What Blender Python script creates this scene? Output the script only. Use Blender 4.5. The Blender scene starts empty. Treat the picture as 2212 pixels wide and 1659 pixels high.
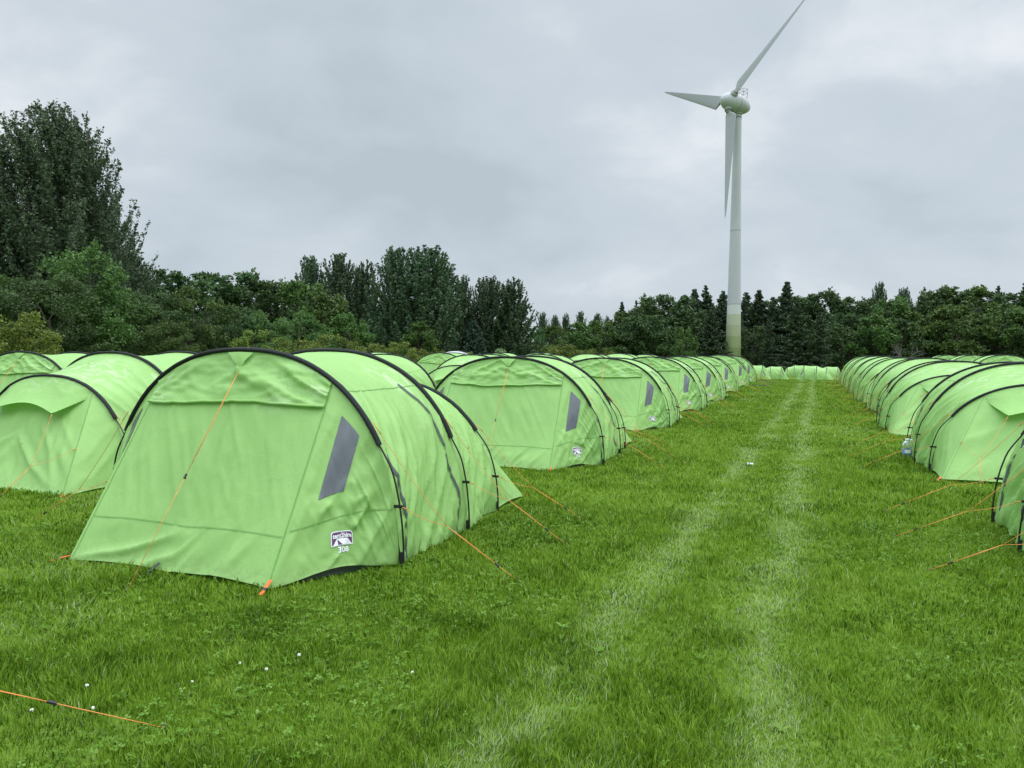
import bpy, math, random
import numpy as np
from mathutils import Matrix, Vector

S = bpy.context.scene
COL = S.collection
R = math.radians

# ---------------------------------------------------------------- camera
EYE = np.array([0.0, 0.0, 1.8])
YAW, PITCH, ROLL = R(21.1), R(2.4), R(0.45)
FWD = np.array([-math.sin(YAW)*math.cos(PITCH), math.cos(YAW)*math.cos(PITCH), -math.sin(PITCH)])
_r0 = np.array([math.cos(YAW), math.sin(YAW), 0.0]); _u0 = np.cross(_r0, FWD)
RGT = _r0*math.cos(ROLL) + _u0*math.sin(ROLL)
UPV = -_r0*math.sin(ROLL) + _u0*math.cos(ROLL)
cam = bpy.data.cameras.new('camera')
cam.sensor_width = 36.0
cam.lens = 36.0*1661/2212
cam.clip_start = 0.05
cam.clip_end = 6000
cam_o = bpy.data.objects.new('camera', cam)
COL.objects.link(cam_o)
M = Matrix.Identity(4)
for i in range(3):
    M[i][0], M[i][1], M[i][2], M[i][3] = RGT[i], UPV[i], -FWD[i], EYE[i]
cam_o.matrix_world = M
S.camera = cam_o

# ---------------------------------------------------------------- world: overcast sky
SUN_EL, SUN_AZ = R(58), R(60)          # azimuth clockwise from +Y
W = bpy.data.worlds.new('World'); S.world = W
W.use_nodes = True
nt = W.node_tree; nt.nodes.clear()
def wn(t, **kw):
    n = nt.nodes.new(t)
    for k, v in kw.items(): setattr(n, k, v)
    return n
def wmath(op, a, b=None, clamp=False):
    n = wn('ShaderNodeMath', operation=op, use_clamp=clamp)
    for i, v in enumerate((a, b)):
        if v is None: continue
        if isinstance(v, (int, float)): n.inputs[i].default_value = v
        else: nt.links.new(v, n.inputs[i])
    return n.outputs[0]
tc = wn('ShaderNodeTexCoord')
sep = wn('ShaderNodeSeparateXYZ'); nt.links.new(tc.outputs['Generated'], sep.inputs[0])
zz = wmath('MAXIMUM', sep.outputs[2], 0.0)
den = wmath('ADD', zz, 0.42)
cx_ = wmath('DIVIDE', sep.outputs[0], den); cy_ = wmath('DIVIDE', sep.outputs[1], den)
comb = wn('ShaderNodeCombineXYZ'); nt.links.new(cx_, comb.inputs[0]); nt.links.new(cy_, comb.inputs[1])
comb.inputs[2].default_value = 21.1
def wnoise(scale, detail, rough, dist, vec):
    n = wn('ShaderNodeTexNoise'); n.inputs['Scale'].default_value = scale; n.inputs['Detail'].default_value = detail
    n.inputs['Roughness'].default_value = rough; n.inputs['Distortion'].default_value = dist
    nt.links.new(vec, n.inputs['Vector']); return n.outputs['Fac']
n1 = wnoise(1.15, 4.0, 0.50, 0.3, comb.outputs[0])
n2 = wnoise(3.6, 6.0, 0.58, 0.4, comb.outputs[0])
mixn = wmath('ADD', wmath('MULTIPLY', n1, 0.72), wmath('MULTIPLY', n2, 0.28))
ramp = wn('ShaderNodeValToRGB'); nt.links.new(mixn, ramp.inputs[0])
cr = ramp.color_ramp
cr.elements[0].position = 0.37; cr.elements[0].color = (0.50, 0.575, 0.635, 1)
cr.elements[1].position = 0.64; cr.elements[1].color = (0.84, 0.88, 0.92, 1)
e = cr.elements.new(0.46); e.color = (0.57, 0.645, 0.71, 1)
e = cr.elements.new(0.54); e.color = (0.625, 0.695, 0.76, 1)
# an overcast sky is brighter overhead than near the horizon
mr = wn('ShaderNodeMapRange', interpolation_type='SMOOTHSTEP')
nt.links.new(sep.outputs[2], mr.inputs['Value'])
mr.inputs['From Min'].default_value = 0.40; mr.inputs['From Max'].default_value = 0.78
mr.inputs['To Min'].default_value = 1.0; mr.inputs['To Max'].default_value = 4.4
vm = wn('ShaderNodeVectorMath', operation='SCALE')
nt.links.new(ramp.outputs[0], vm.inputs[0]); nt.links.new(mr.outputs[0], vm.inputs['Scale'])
sky = wn('ShaderNodeTexSky', sky_type='NISHITA', sun_disc=False)
sky.sun_elevation = SUN_EL; sky.sun_rotation = SUN_AZ
bg1 = wn('ShaderNodeBackground'); nt.links.new(sky.outputs[0], bg1.inputs[0]); bg1.inputs[1].default_value = 0.10
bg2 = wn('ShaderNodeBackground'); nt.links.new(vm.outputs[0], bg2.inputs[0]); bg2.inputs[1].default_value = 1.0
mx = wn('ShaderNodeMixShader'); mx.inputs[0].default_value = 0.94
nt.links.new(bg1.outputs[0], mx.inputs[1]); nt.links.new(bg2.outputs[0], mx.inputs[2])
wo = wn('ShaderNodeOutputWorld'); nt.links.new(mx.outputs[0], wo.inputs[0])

# weak diffuse sun behind the cloud
sl = bpy.data.lights.new('sun', 'SUN'); sl.energy = 1.3; sl.angle = R(25); sl.color = (1.0, 0.96, 0.90)
so = bpy.data.objects.new('sun', sl); COL.objects.link(so)
sd = Vector((math.sin(SUN_AZ)*math.cos(SUN_EL), math.cos(SUN_AZ)*math.cos(SUN_EL), math.sin(SUN_EL)))
so.rotation_euler = sd.to_track_quat('Z', 'Y').to_euler(); so.location = (0, 0, 60)
S.view_settings.view_transform = 'Standard'; S.view_settings.look = 'None'
S.view_settings.exposure = 0.0; S.view_settings.gamma = 1.0
S.render.engine = 'CYCLES'
S.cycles.max_bounces = 8; S.cycles.diffuse_bounces = 4; S.cycles.transmission_bounces = 6; S.cycles.transparent_max_bounces = 8

# ---------------------------------------------------------------- helpers
def tag(o, label=None, cat=None, group=None, kind=None):
    if label: o['label'] = label
    if cat: o['category'] = cat
    if group: o['group'] = group
    if kind: o['kind'] = kind
    return o
def empty(name, loc, rz=0.0, sc=(1, 1, 1)):
    o = bpy.data.objects.new(name, None); o.empty_display_size = 0.3
    o.location = loc; o.rotation_euler = (0, 0, rz); o.scale = sc; COL.objects.link(o); return o
def link_mesh(name, me, parent=None):
    o = bpy.data.objects.new(name, me); COL.objects.link(o)
    if parent: o.parent = parent
    return o
def dup(o, parent=None, keep=None):
    c = o.copy(); COL.objects.link(c); c.parent = parent
    for ch in list(o.children):
        if keep is None or ch.name.split('.')[0] in keep: dup(ch, c, keep)
    return c
class MB:
    def __init__(s): s.v = []; s.f = []; s.m = []; s.sm = []; s.n = 0
    def add(s, vs, fs, mi=0, smooth=True):
        vs = np.asarray(vs, float).reshape(-1, 3); b = s.n
        s.v.append(vs); s.n += len(vs)
        for f in fs: s.f.append([int(i)+b for i in f]); s.m.append(mi); s.sm.append(smooth)
        return b
    def grid(s, P, mi=0, smooth=True, close=False):
        a, b = P.shape[:2]; fs = []
        for i in range(a-1):
            for j in range(b if close else b-1):
                k = (j+1) % b
                fs.append((i*b+j, (i+1)*b+j, (i+1)*b+k, i*b+k))
        s.add(P.reshape(-1, 3), fs, mi, smooth)
    def tube(s, pts, r, sides=8, mi=0, cap=True, flat=None):
        pts = np.asarray(pts, float); n = len(pts)
        r = np.full(n, r) if np.isscalar(r) else np.asarray(r, float)
        T = np.gradient(pts, axis=0); T /= np.linalg.norm(T, axis=1)[:, None]+1e-12
        ref = np.array([0, 0, 1.0]) if abs(T[0, 2]) < 0.8 else np.array([1.0, 0, 0])
        P = np.zeros((n, sides, 3)); u = None
        for i in range(n):
            u = ref - T[i]*(ref@T[i]) if u is None else u - T[i]*(u@T[i])
            u /= np.linalg.norm(u)+1e-12; w = np.cross(T[i], u)
            for k in range(sides):
                a = 2*math.pi*k/sides
                P[i, k] = pts[i] + r[i]*(math.cos(a)*u + math.sin(a)*w)
        b = s.n
        s.grid(P, mi, True, close=True)
        if cap:
            s.f.append([b+k for k in range(sides)]); s.m.append(mi); s.sm.append(False)
            s.f.append([b+(n-1)*sides+k for k in range(sides)][::-1]); s.m.append(mi); s.sm.append(False)
    def box(s, c, d, mi=0, ax=None):
        c = np.asarray(c, float); d = np.asarray(d, float)/2
        A = np.eye(3) if ax is None else np.asarray(ax, float)
        vs = [c + A[0]*d[0]*i + A[1]*d[1]*j + A[2]*d[2]*k for i in (-1, 1) for j in (-1, 1) for k in (-1, 1)]
        s.add(vs, [(0, 1, 3, 2), (4, 6, 7, 5), (0, 4, 5, 1), (2, 3, 7, 6), (0, 2, 6, 4), (1, 5, 7, 3)], mi, False)
    def build(s, name, mats, parent=None):
        me = bpy.data.meshes.new(name)
        me.from_pydata(np.concatenate(s.v).tolist(), [], s.f)
        if not isinstance(mats, (list, tuple)): mats = [mats]
        for m in mats: me.materials.append(m)
        me.polygons.foreach_set('material_index', s.m); me.polygons.foreach_set('use_smooth', s.sm)
        me.update()
        return link_mesh(name, me, parent)
def bigmesh(name, verts, loops, starts, mat, attr=None, smooth=False):
    me = bpy.data.meshes.new(name)
    me.vertices.add(len(verts)); me.vertices.foreach_set('co', np.ascontiguousarray(verts, np.float32).ravel())
    me.loops.add(len(loops)); me.loops.foreach_set('vertex_index', np.ascontiguousarray(loops, np.int32))
    me.polygons.add(len(starts)); me.polygons.foreach_set('loop_start', np.ascontiguousarray(starts, np.int32))
    if attr is not None:
        a = me.attributes.new('tone', 'FLOAT', 'POINT'); a.data.foreach_set('value', np.ascontiguousarray(attr, np.float32))
    if smooth: me.polygons.foreach_set('use_smooth', np.ones(len(starts), bool))
    me.materials.append(mat); me.update(calc_edges=True); me.validate()
    return me
def vnoise(x, y, seed=0):
    x = np.asarray(x, float); y = np.asarray(y, float)
    xi = np.floor(x).astype(np.int64); yi = np.floor(y).astype(np.int64); fx = x-xi; fy = y-yi
    fx = fx*fx*fx*(fx*(fx*6-15)+10); fy = fy*fy*fy*(fy*(fy*6-15)+10)
    def h(a, b):
        k = (a*374761393 + b*668265263 + seed*1442695041) & 0x7fffffff
        k = ((k ^ (k >> 13))*1274126177) & 0x7fffffff
        return ((k ^ (k >> 16)) & 0xffff)/65535.0
    return (h(xi, yi)*(1-fx)+h(xi+1, yi)*fx)*(1-fy) + (h(xi, yi+1)*(1-fx)+h(xi+1, yi+1)*fx)*fy
def fbm(x, y, seed=0, o=3):
    s = 0; a = 0.5; t = 0
    for i in range(o): s = s+a*vnoise(x*2**i, y*2**i, seed+i*17); t += a; a *= 0.5
    return s/t
def sstep(a, b, x):
    t = np.clip((np.asarray(x, float)-a)/(b-a), 0, 1); return t*t*(3-2*t)
FH = np.array([-math.sin(YAW), math.cos(YAW)])
def gz(x, y):
    s = np.asarray(x)*FH[0] + np.asarray(y)*FH[1]
    return -1.65*sstep(46, 108, s) - 0.7*sstep(100, 190, s)
def at(px, depth):                     # ground point on the bearing of a column of the photograph, at a distance
    v = FWD + RGT*(px-1106)/1661 + UPV*(829.5-765)/1661
    p = EYE + v*depth
    return np.array([p[0], p[1], float(gz(p[0], p[1]))])
ORD = 'first second third fourth fifth sixth seventh eighth ninth tenth eleventh twelfth thirteenth fourteenth fifteenth sixteenth seventeenth eighteenth nineteenth twentieth'.split()

# ---------------------------------------------------------------- materials
def mat(name, base, rough=0.6, spec=0.3, metal=0.0):
    m = bpy.data.materials.new(name); m.use_nodes = True
    p = m.node_tree.nodes['Principled BSDF']
    p.inputs['Base Color'].default_value = (*base, 1); p.inputs['Roughness'].default_value = rough
    p.inputs['Specular IOR Level'].default_value = spec; p.inputs['Metallic'].default_value = metal
    return m
class NT:
    def __init__(s, m): s.t = m.node_tree; s.p = s.t.nodes['Principled BSDF']; s.out = s.t.nodes['Material Output']
    def n(s, t, **kw):
        n = s.t.nodes.new(t)
        for k, v in kw.items(): setattr(n, k, v)
        return n
    def l(s, a, b): s.t.links.new(a, b)
    def noise(s, scale, detail=3, rough=0.5, dist=0, vec=None, sc=None):
        n = s.n('ShaderNodeTexNoise'); n.inputs['Scale'].default_value = scale; n.inputs['Detail'].default_value = detail
        n.inputs['Roughness'].default_value = rough; n.inputs['Distortion'].default_value = dist
        if vec is not None:
            if sc is not None:
                mp = s.n('ShaderNodeMapping'); mp.inputs['Scale'].default_value = sc; s.l(vec, mp.inputs['Vector']); vec = mp.outputs[0]
            s.l(vec, n.inputs['Vector'])
        return n.outputs['Fac']
    def ramp(s, fac, stops):
        r = s.n('ShaderNodeValToRGB'); s.l(fac, r.inputs[0]); cr = r.color_ramp
        cr.elements[0].position = stops[0][0]; cr.elements[0].color = (*stops[0][1], 1)
        cr.elements[1].position = stops[-1][0]; cr.elements[1].color = (*stops[-1][1], 1)
        for p, c in stops[1:-1]: e = cr.elements.new(p); e.color = (*c, 1)
        return r.outputs[0]
    def bump(s, h, strength, dist):
        b = s.n('ShaderNodeBump'); b.inputs['Strength'].default_value = strength; b.inputs['Distance'].default_value = dist
        s.l(h, b.inputs['Height']); s.l(b.outputs[0], s.p.inputs['Normal']); return b.outputs[0]
    def translucent(s, col, fac, normal=None):
        tr = s.n('ShaderNodeBsdfTranslucent'); s.l(col, tr.inputs[0])
        if normal is not None: s.l(normal, tr.inputs['Normal'])
        mx = s.n('ShaderNodeMixShader'); mx.inputs[0].default_value = fac
        s.l(s.p.outputs[0], mx.inputs[1]); s.l(tr.outputs[0], mx.inputs[2]); s.l(mx.outputs[0], s.out.inputs[0])
    def hsv(s, col, h=None, sat=1.0, v=None):
        n = s.n('ShaderNodeHueSaturation'); s.l(col, n.inputs['Color']); n.inputs['Saturation'].default_value = sat
        if h is not None: s.l(h, n.inputs['Hue'])
        if v is not None: s.l(v, n.inputs['Value'])
        return n.outputs[0]
    def maprange(s, x, a, b, c, d):
        n = s.n('ShaderNodeMapRange'); s.l(x, n.inputs[0])
        for i, v in enumerate((a, b, c, d)): n.inputs[i+1].default_value = v
        return n.outputs[0]

def fabric(name, base, trans=0.3, wet=True):
    m = mat(name, base, 0.52, 0.35); k = NT(m)
    obj = k.n('ShaderNodeTexCoord').outputs['Object']
    a = k.noise(1.6, 4, 0.6, 0.4, obj)
    lo = tuple(c*0.93 for c in base); hi = tuple(min(1, c*1.06) for c in base)
    col = k.ramp(a, [(0.3, lo), (0.7, hi)])
    if wet:                          # dried water marks on the roof cloth
        s1 = k.noise(3.2, 5, 0.6, 1.6, obj, (1.0, 3.2, 1.0))
        s2 = k.noise(0.9, 2, 0.5, 0.0, obj)
        z = k.n('ShaderNodeSeparateXYZ'); k.l(obj, z.inputs[0])
        msk = k.maprange(z.outputs[2], 1.2, 1.45, 0, 1)
        st = k.maprange(s1, 0.51, 0.56, 0, 1)
        st2 = k.maprange(s2, 0.45, 0.6, 0, 1)
        f1 = k.n('ShaderNodeMath', operation='MULTIPLY'); k.l(st, f1.inputs[0]); k.l(msk, f1.inputs[1])
        f2 = k.n('ShaderNodeMath', operation='MULTIPLY'); k.l(f1.outputs[0], f2.inputs[0]); k.l(st2, f2.inputs[1])
        f3 = k.n('ShaderNodeMath', operation='MULTIPLY'); k.l(f2.outputs[0], f3.inputs[0]); f3.inputs[1].default_value = 0.85
        mxc = k.n('ShaderNodeMixRGB'); k.l(f3.outputs[0], mxc.inputs[0]); k.l(col, mxc.inputs[1])
        mxc.inputs[2].default_value = (base[0]+0.20, min(1, base[1]+0.13), base[2]+0.20, 1)
        col = mxc.outputs[0]
    if wet:                          # splashed earth along the hem
        zz_ = k.n('ShaderNodeSeparateXYZ'); k.l(obj, zz_.inputs[0])
        hm = k.maprange(zz_.outputs[2], 0.01, 0.16, 1, 0); sp_ = k.maprange(k.noise(14, 5, 0.7, 0.5, obj), 0.42, 0.70, 0, 1)
        g1 = k.n('ShaderNodeMath', operation='MULTIPLY'); k.l(hm, g1.inputs[0]); k.l(sp_, g1.inputs[1])
        g2 = k.n('ShaderNodeMath', operation='MULTIPLY'); k.l(g1.outputs[0], g2.inputs[0]); g2.inputs[1].default_value = 0.55
        mh = k.n('ShaderNodeMixRGB'); k.l(g2.outputs[0], mh.inputs[0]); k.l(col, mh.inputs[1]); mh.inputs[2].default_value = (0.17, 0.20, 0.085, 1); col = mh.outputs[0]
    k.l(col, k.p.inputs['Base Color'])
    h1 = k.noise(7, 4, 0.55, 0.8, obj, (1.0, 1.0, 0.35))
    h2 = k.noise(34, 2, 0.5, 0, obj)
    hs = k.n('ShaderNodeMath', operation='MULTIPLY_ADD'); k.l(h2, hs.inputs[0]); hs.inputs[1].default_value = 0.12; k.l(h1, hs.inputs[2])
    nb = k.bump(hs.outputs[0], 0.45, 0.017)
    k.translucent(col, trans, nb)
    return m
MF = fabric('tent_cloth', (0.350, 0.605, 0.188), 0.29)
MFD = fabric('tent_cloth_seam', (0.215, 0.42, 0.115), 0.2, False)
MSL = mat('sleeve_cloth', (0.016, 0.018, 0.020), 0.75, 0.25)
k = NT(MSL); k.bump(k.noise(26, 3, 0.5, 0.5, k.n('ShaderNodeTexCoord').outputs['Object']), 0.5, 0.012)
MPOLE = mat('black_pole', (0.012, 0.012, 0.014), 0.35, 0.5)
MZIP = mat('zip_cloth', (0.075, 0.085, 0.095), 0.7, 0.25)
MWIN = mat('window_film', (0.085, 0.098, 0.112), 0.26, 0.5)
k = NT(MWIN); o_ = k.n('ShaderNodeTexCoord').outputs['Object']
w_ = k.noise(4, 2, 0.5, 0.6, o_, (1.6, 1.6, 0.4)); k.bump(w_, 0.35, 0.03); k.l(k.ramp(w_, [(0.3, (0.085, 0.096, 0.108)), (0.75, (0.115, 0.128, 0.142))]), k.p.inputs['Base Color'])  # paler streaks in the film colour stand in for reflections
MROPE = mat('orange_rope', (0.70, 0.27, 0.075), 0.7, 0.2)
MORG = mat('orange_strap', (0.80, 0.15, 0.03), 0.6, 0.3)
MBLK = mat('black_plastic', (0.02, 0.02, 0.022), 0.4, 0.4)
MGS = mat('groundsheet', (0.07, 0.08, 0.075), 0.6, 0.3)
MWHT = mat('badge_white', (0.82, 0.82, 0.84), 0.5, 0.3)
MPUR = mat('badge_purple', (0.13, 0.045, 0.145), 0.5, 0.3)
MPEG = mat('steel_peg', (0.14, 0.14, 0.145), 0.5, 0.4, 0.6)

# ---------------------------------------------------------------- ground
def ground():
    def sp(n, near, far):
        t = np.linspace(-1, 1, n); return np.sign(t)*(near*np.abs(t) + (far-near)*np.abs(t)**5)
    xs = sp(221, 70, 2500); ys = sp(221, 70, 2500)
    X, Y = np.meshgrid(xs, ys, indexing='ij')
    Z = gz(X, Y) + 0.03*(fbm(X*0.35, Y*0.35, 5)-0.5)*sstep(60, 30, np.hypot(X, Y))
    P = np.stack([X, Y, Z], -1)
    m = mat('turf', (0.06, 0.12, 0.02), 0.95, 0.05); k = NT(m)
    ob = k.n('ShaderNodeTexCoord').outputs['Object']
    a = k.noise(0.35, 5, 0.65, 0.3, ob); b = k.noise(9, 4, 0.7, 0, ob)
    mm = k.n('ShaderNodeMath', operation='MULTIPLY_ADD'); k.l(b, mm.inputs[0]); mm.inputs[1].default_value = 0.55; k.l(a, mm.inputs[2])
    col = k.ramp(mm.outputs[0], [(0.50, (0.036, 0.070, 0.008)), (0.78, (0.085, 0.150, 0.014)), (1.02, (0.14, 0.22, 0.04))])
    k.l(col, k.p.inputs['Base Color']); k.bump(b, 0.8, 0.04)
    mb = MB(); mb.grid(P); o = mb.build('ground', m); tag(o, kind='structure')
ground()

# ---------------------------------------------------------------- tents
NE = 2.3
def arch(th, w, hh):
    th = np.asarray(th, float); c, s = np.cos(th), np.clip(np.sin(th), 0, 1)
    return w*np.sign(c)*np.abs(c)**(2/NE), hh*s**(2/NE)
def th_x(x, w): return math.acos(math.copysign((abs(x)/w)**(NE/2), x))
def th_z(z, hh): return math.asin((z/hh)**(NE/2))
Y1, Y2 = 1.33, 2.34                    # middle and rear hoop behind the front hoop
HO = [(0.0, 1.60, 1.79), (Y1, 1.60, 1.79), (Y2, 1.50, 1.46)]
FE, RE = 0.95, 0.95
def normals(P, out):
    du = np.gradient(P, axis=0); dv = np.gradient(P, axis=1)
    N = np.cross(du, dv); N /= np.linalg.norm(N, axis=2)[..., None]+1e-9
    return N*np.sign((N*out).sum(-1))[..., None]
def sampler(P, N):
    a, b = P.shape[:2]
    def f(u, v, off=0.0):
        x = min(max(u, 0), 1)*(a-1); y = min(max(v, 0), 1)*(b-1)
        i, j = min(int(x), a-2), min(int(y), b-2); p, q = x-i, y-j
        L = lambda A: A[i, j]*(1-p)*(1-q)+A[i+1, j]*p*(1-q)+A[i, j+1]*(1-p)*q+A[i+1, j+1]*p*q
        n = L(N); n = n/(np.linalg.norm(n)+1e-9); return L(P)+n*off, n
    return f
def ribbon(mb, S_, path, w, off, mi=0):
    pts = [S_(u, v, off) for u, v in path]
    p = np.array([q[0] for q in pts]); n = np.array([q[1] for q in pts])
    t = np.gradient(p, axis=0); b = np.cross(n, t); b /= np.linalg.norm(b, axis=1)[:, None]+1e-9
    mb.grid(np.stack([p-b*w/2, p, p+b*w/2], 1), mi)
def quad_uv(q, a, b):
    q = np.array(q); return (q[0]*(1-a)+q[1]*a)*(1-b)+(q[3]*(1-a)+q[2]*a)*b
def patch(mb, S_, q, n, m, off, mi=0):
    P = np.array([[S_(*quad_uv(q, i/n, j/m), off)[0] for j in range(m+1)] for i in range(n+1)]); mb.grid(P, mi)
def text_mesh(body, bold=0.03):
    cu = bpy.data.curves.new('lettering', 'FONT'); cu.body = body; cu.size = 1; cu.offset = bold; cu.resolution_u = 4
    o = bpy.data.objects.new('lettering', cu); COL.objects.link(o)
    dg = bpy.context.evaluated_depsgraph_get(); dg.update()
    me = bpy.data.meshes.new_from_object(o.evaluated_get(dg))
    v = np.array([x.co[:] for x in me.vertices]); f = [list(p.vertices) for p in me.polygons]
    bpy.data.objects.remove(o); bpy.data.curves.remove(cu); bpy.data.meshes.remove(me)
    v = v[:, :2]; v = (v-v.min(0))/(v.max(0)-v.min(0)); return v, f
TXT = {}
def put_text(mb, S_, q, body, rect, off, mi):
    if body not in TXT: TXT[body] = text_mesh(body)
    v, f = TXT[body]; x0, y0, x1, y1 = rect
    P = [S_(*quad_uv(q, x0+(x1-x0)*a, y1+(y0-y1)*b), off)[0] for a, b in v]
    mb.add(P, f, mi, False)
def poly_uv(mb, S_, q, pts, off, mi):
    P = [S_(*quad_uv(q, a, b), off)[0] for a, b in pts]; mb.add(P, [list(range(len(P)))], mi, False)
def rrect(r, x0=0, y0=0, x1=1, y1=1, n=4, asp=1.3):
    out = []
    for cx, cy, a0 in ((x1-r, y0+r*asp, -90), (x1-r, y1-r*asp, 0), (x0+r, y1-r*asp, 90), (x0+r, y0+r*asp, 180)):
        for i in range(n+1):
            a = R(a0+90*i/n); out.append((cx+r*math.cos(a), cy+r*asp*math.sin(a)))
    return out
def rr_patch(mb, S_, q, x0, y0, x1, y1, r, off, mi, n=12, asp=1.35):
    ry = r*asp; bs = [y0+ry*(1-math.cos(R(a))) for a in range(0, 91, 15)]; bs = bs+list(np.linspace(y0+ry, y1-ry, 6))[1:-1]+[y0+y1-b for b in bs[::-1]]
    P = []
    for b in bs:
        d = max(0, (y0+ry-b)/ry, (b-y1+ry)/ry); ins = r*(1-math.sqrt(max(0, 1-d*d)))
        P.append([S_(*quad_uv(q, x0+ins+(x1-x0-2*ins)*i/n, b), off)[0] for i in range(n+1)])
    mb.grid(np.array(P), mi)
def sub_patch(mb, S_, q, c, off, mi, n=12, m=6):
    P = [[S_(*quad_uv(q, *quad_uv(c, i/n, j/m)), off)[0] for j in range(m+1)] for i in range(n+1)]; mb.grid(np.array(P), mi)
BADGE = [(.325, .262), (.49, .312), (.545, .205), (.372, .158)]     # TL TR BR BL on the side panel
NUMB = [(.425, .165), (.508, .184), (.528, .136), (.445, .117)]
WINQ = [(.11, .89), (.28, .89), (.31, .535), (.14, .425)]
def fold(u, v, fu, fv, seed):
    n = fbm(u*fu, v*fv, seed, 2); return 1.25*np.clip(1-np.abs(2*n-1)*1.15, 0, 1)**2.6

def guy(anchors, junction, stake, slide=0.45, root=None):
    mb = MB(); j = np.array(junction, float); st = np.array(stake, float)
    r = 0.0024
    for a in anchors:
        a = np.array(a, float); n = 8; pts = [a+(j-a)*t-np.array([0, 0, 0.02*math.sin(math.pi*t)]) for t in np.linspace(0, 1, n)]
        mb.tube(pts, r, 5); mb.tube([a, a+(j-a)*0.12], r*1.6, 5)
    jj = j+(st-j)*slide
    side = np.cross(st-j, [0, 0, 1.0]); side /= np.linalg.norm(side)+1e-9
    for q in (-1, 1): mb.tube([j, (j+jj)/2+side*q*0.007, jj], r*0.9, 5)
    mb.tube([jj, st], r, 5)
    g = mb.build('guy_rope', MROPE, root)
    a0 = (st-j)/np.linalg.norm(st-j); a1 = side; a2 = np.cross(a0, a1)
    mb = MB(); mb.box(jj, (0.042, 0.016, 0.010), 0, (a0, a1, a2)); mb.box(jj+a0*0.016+a2*0.006, (0.010, 0.022, 0.008), 0, (a0, a1, a2)); mb.build('slider', MBLK, g)
    mb = MB(); mb.tube([st-a0*0.01+np.array([0, 0, 0.012]), st+np.array([0, 0, 0.018]), st+a0*0.01+np.array([0, 0, 0.02]), st-a0*0.02+np.array([0, 0, -0.06])], 0.0035, 5); mb.build('peg', MPEG, g)
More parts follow.
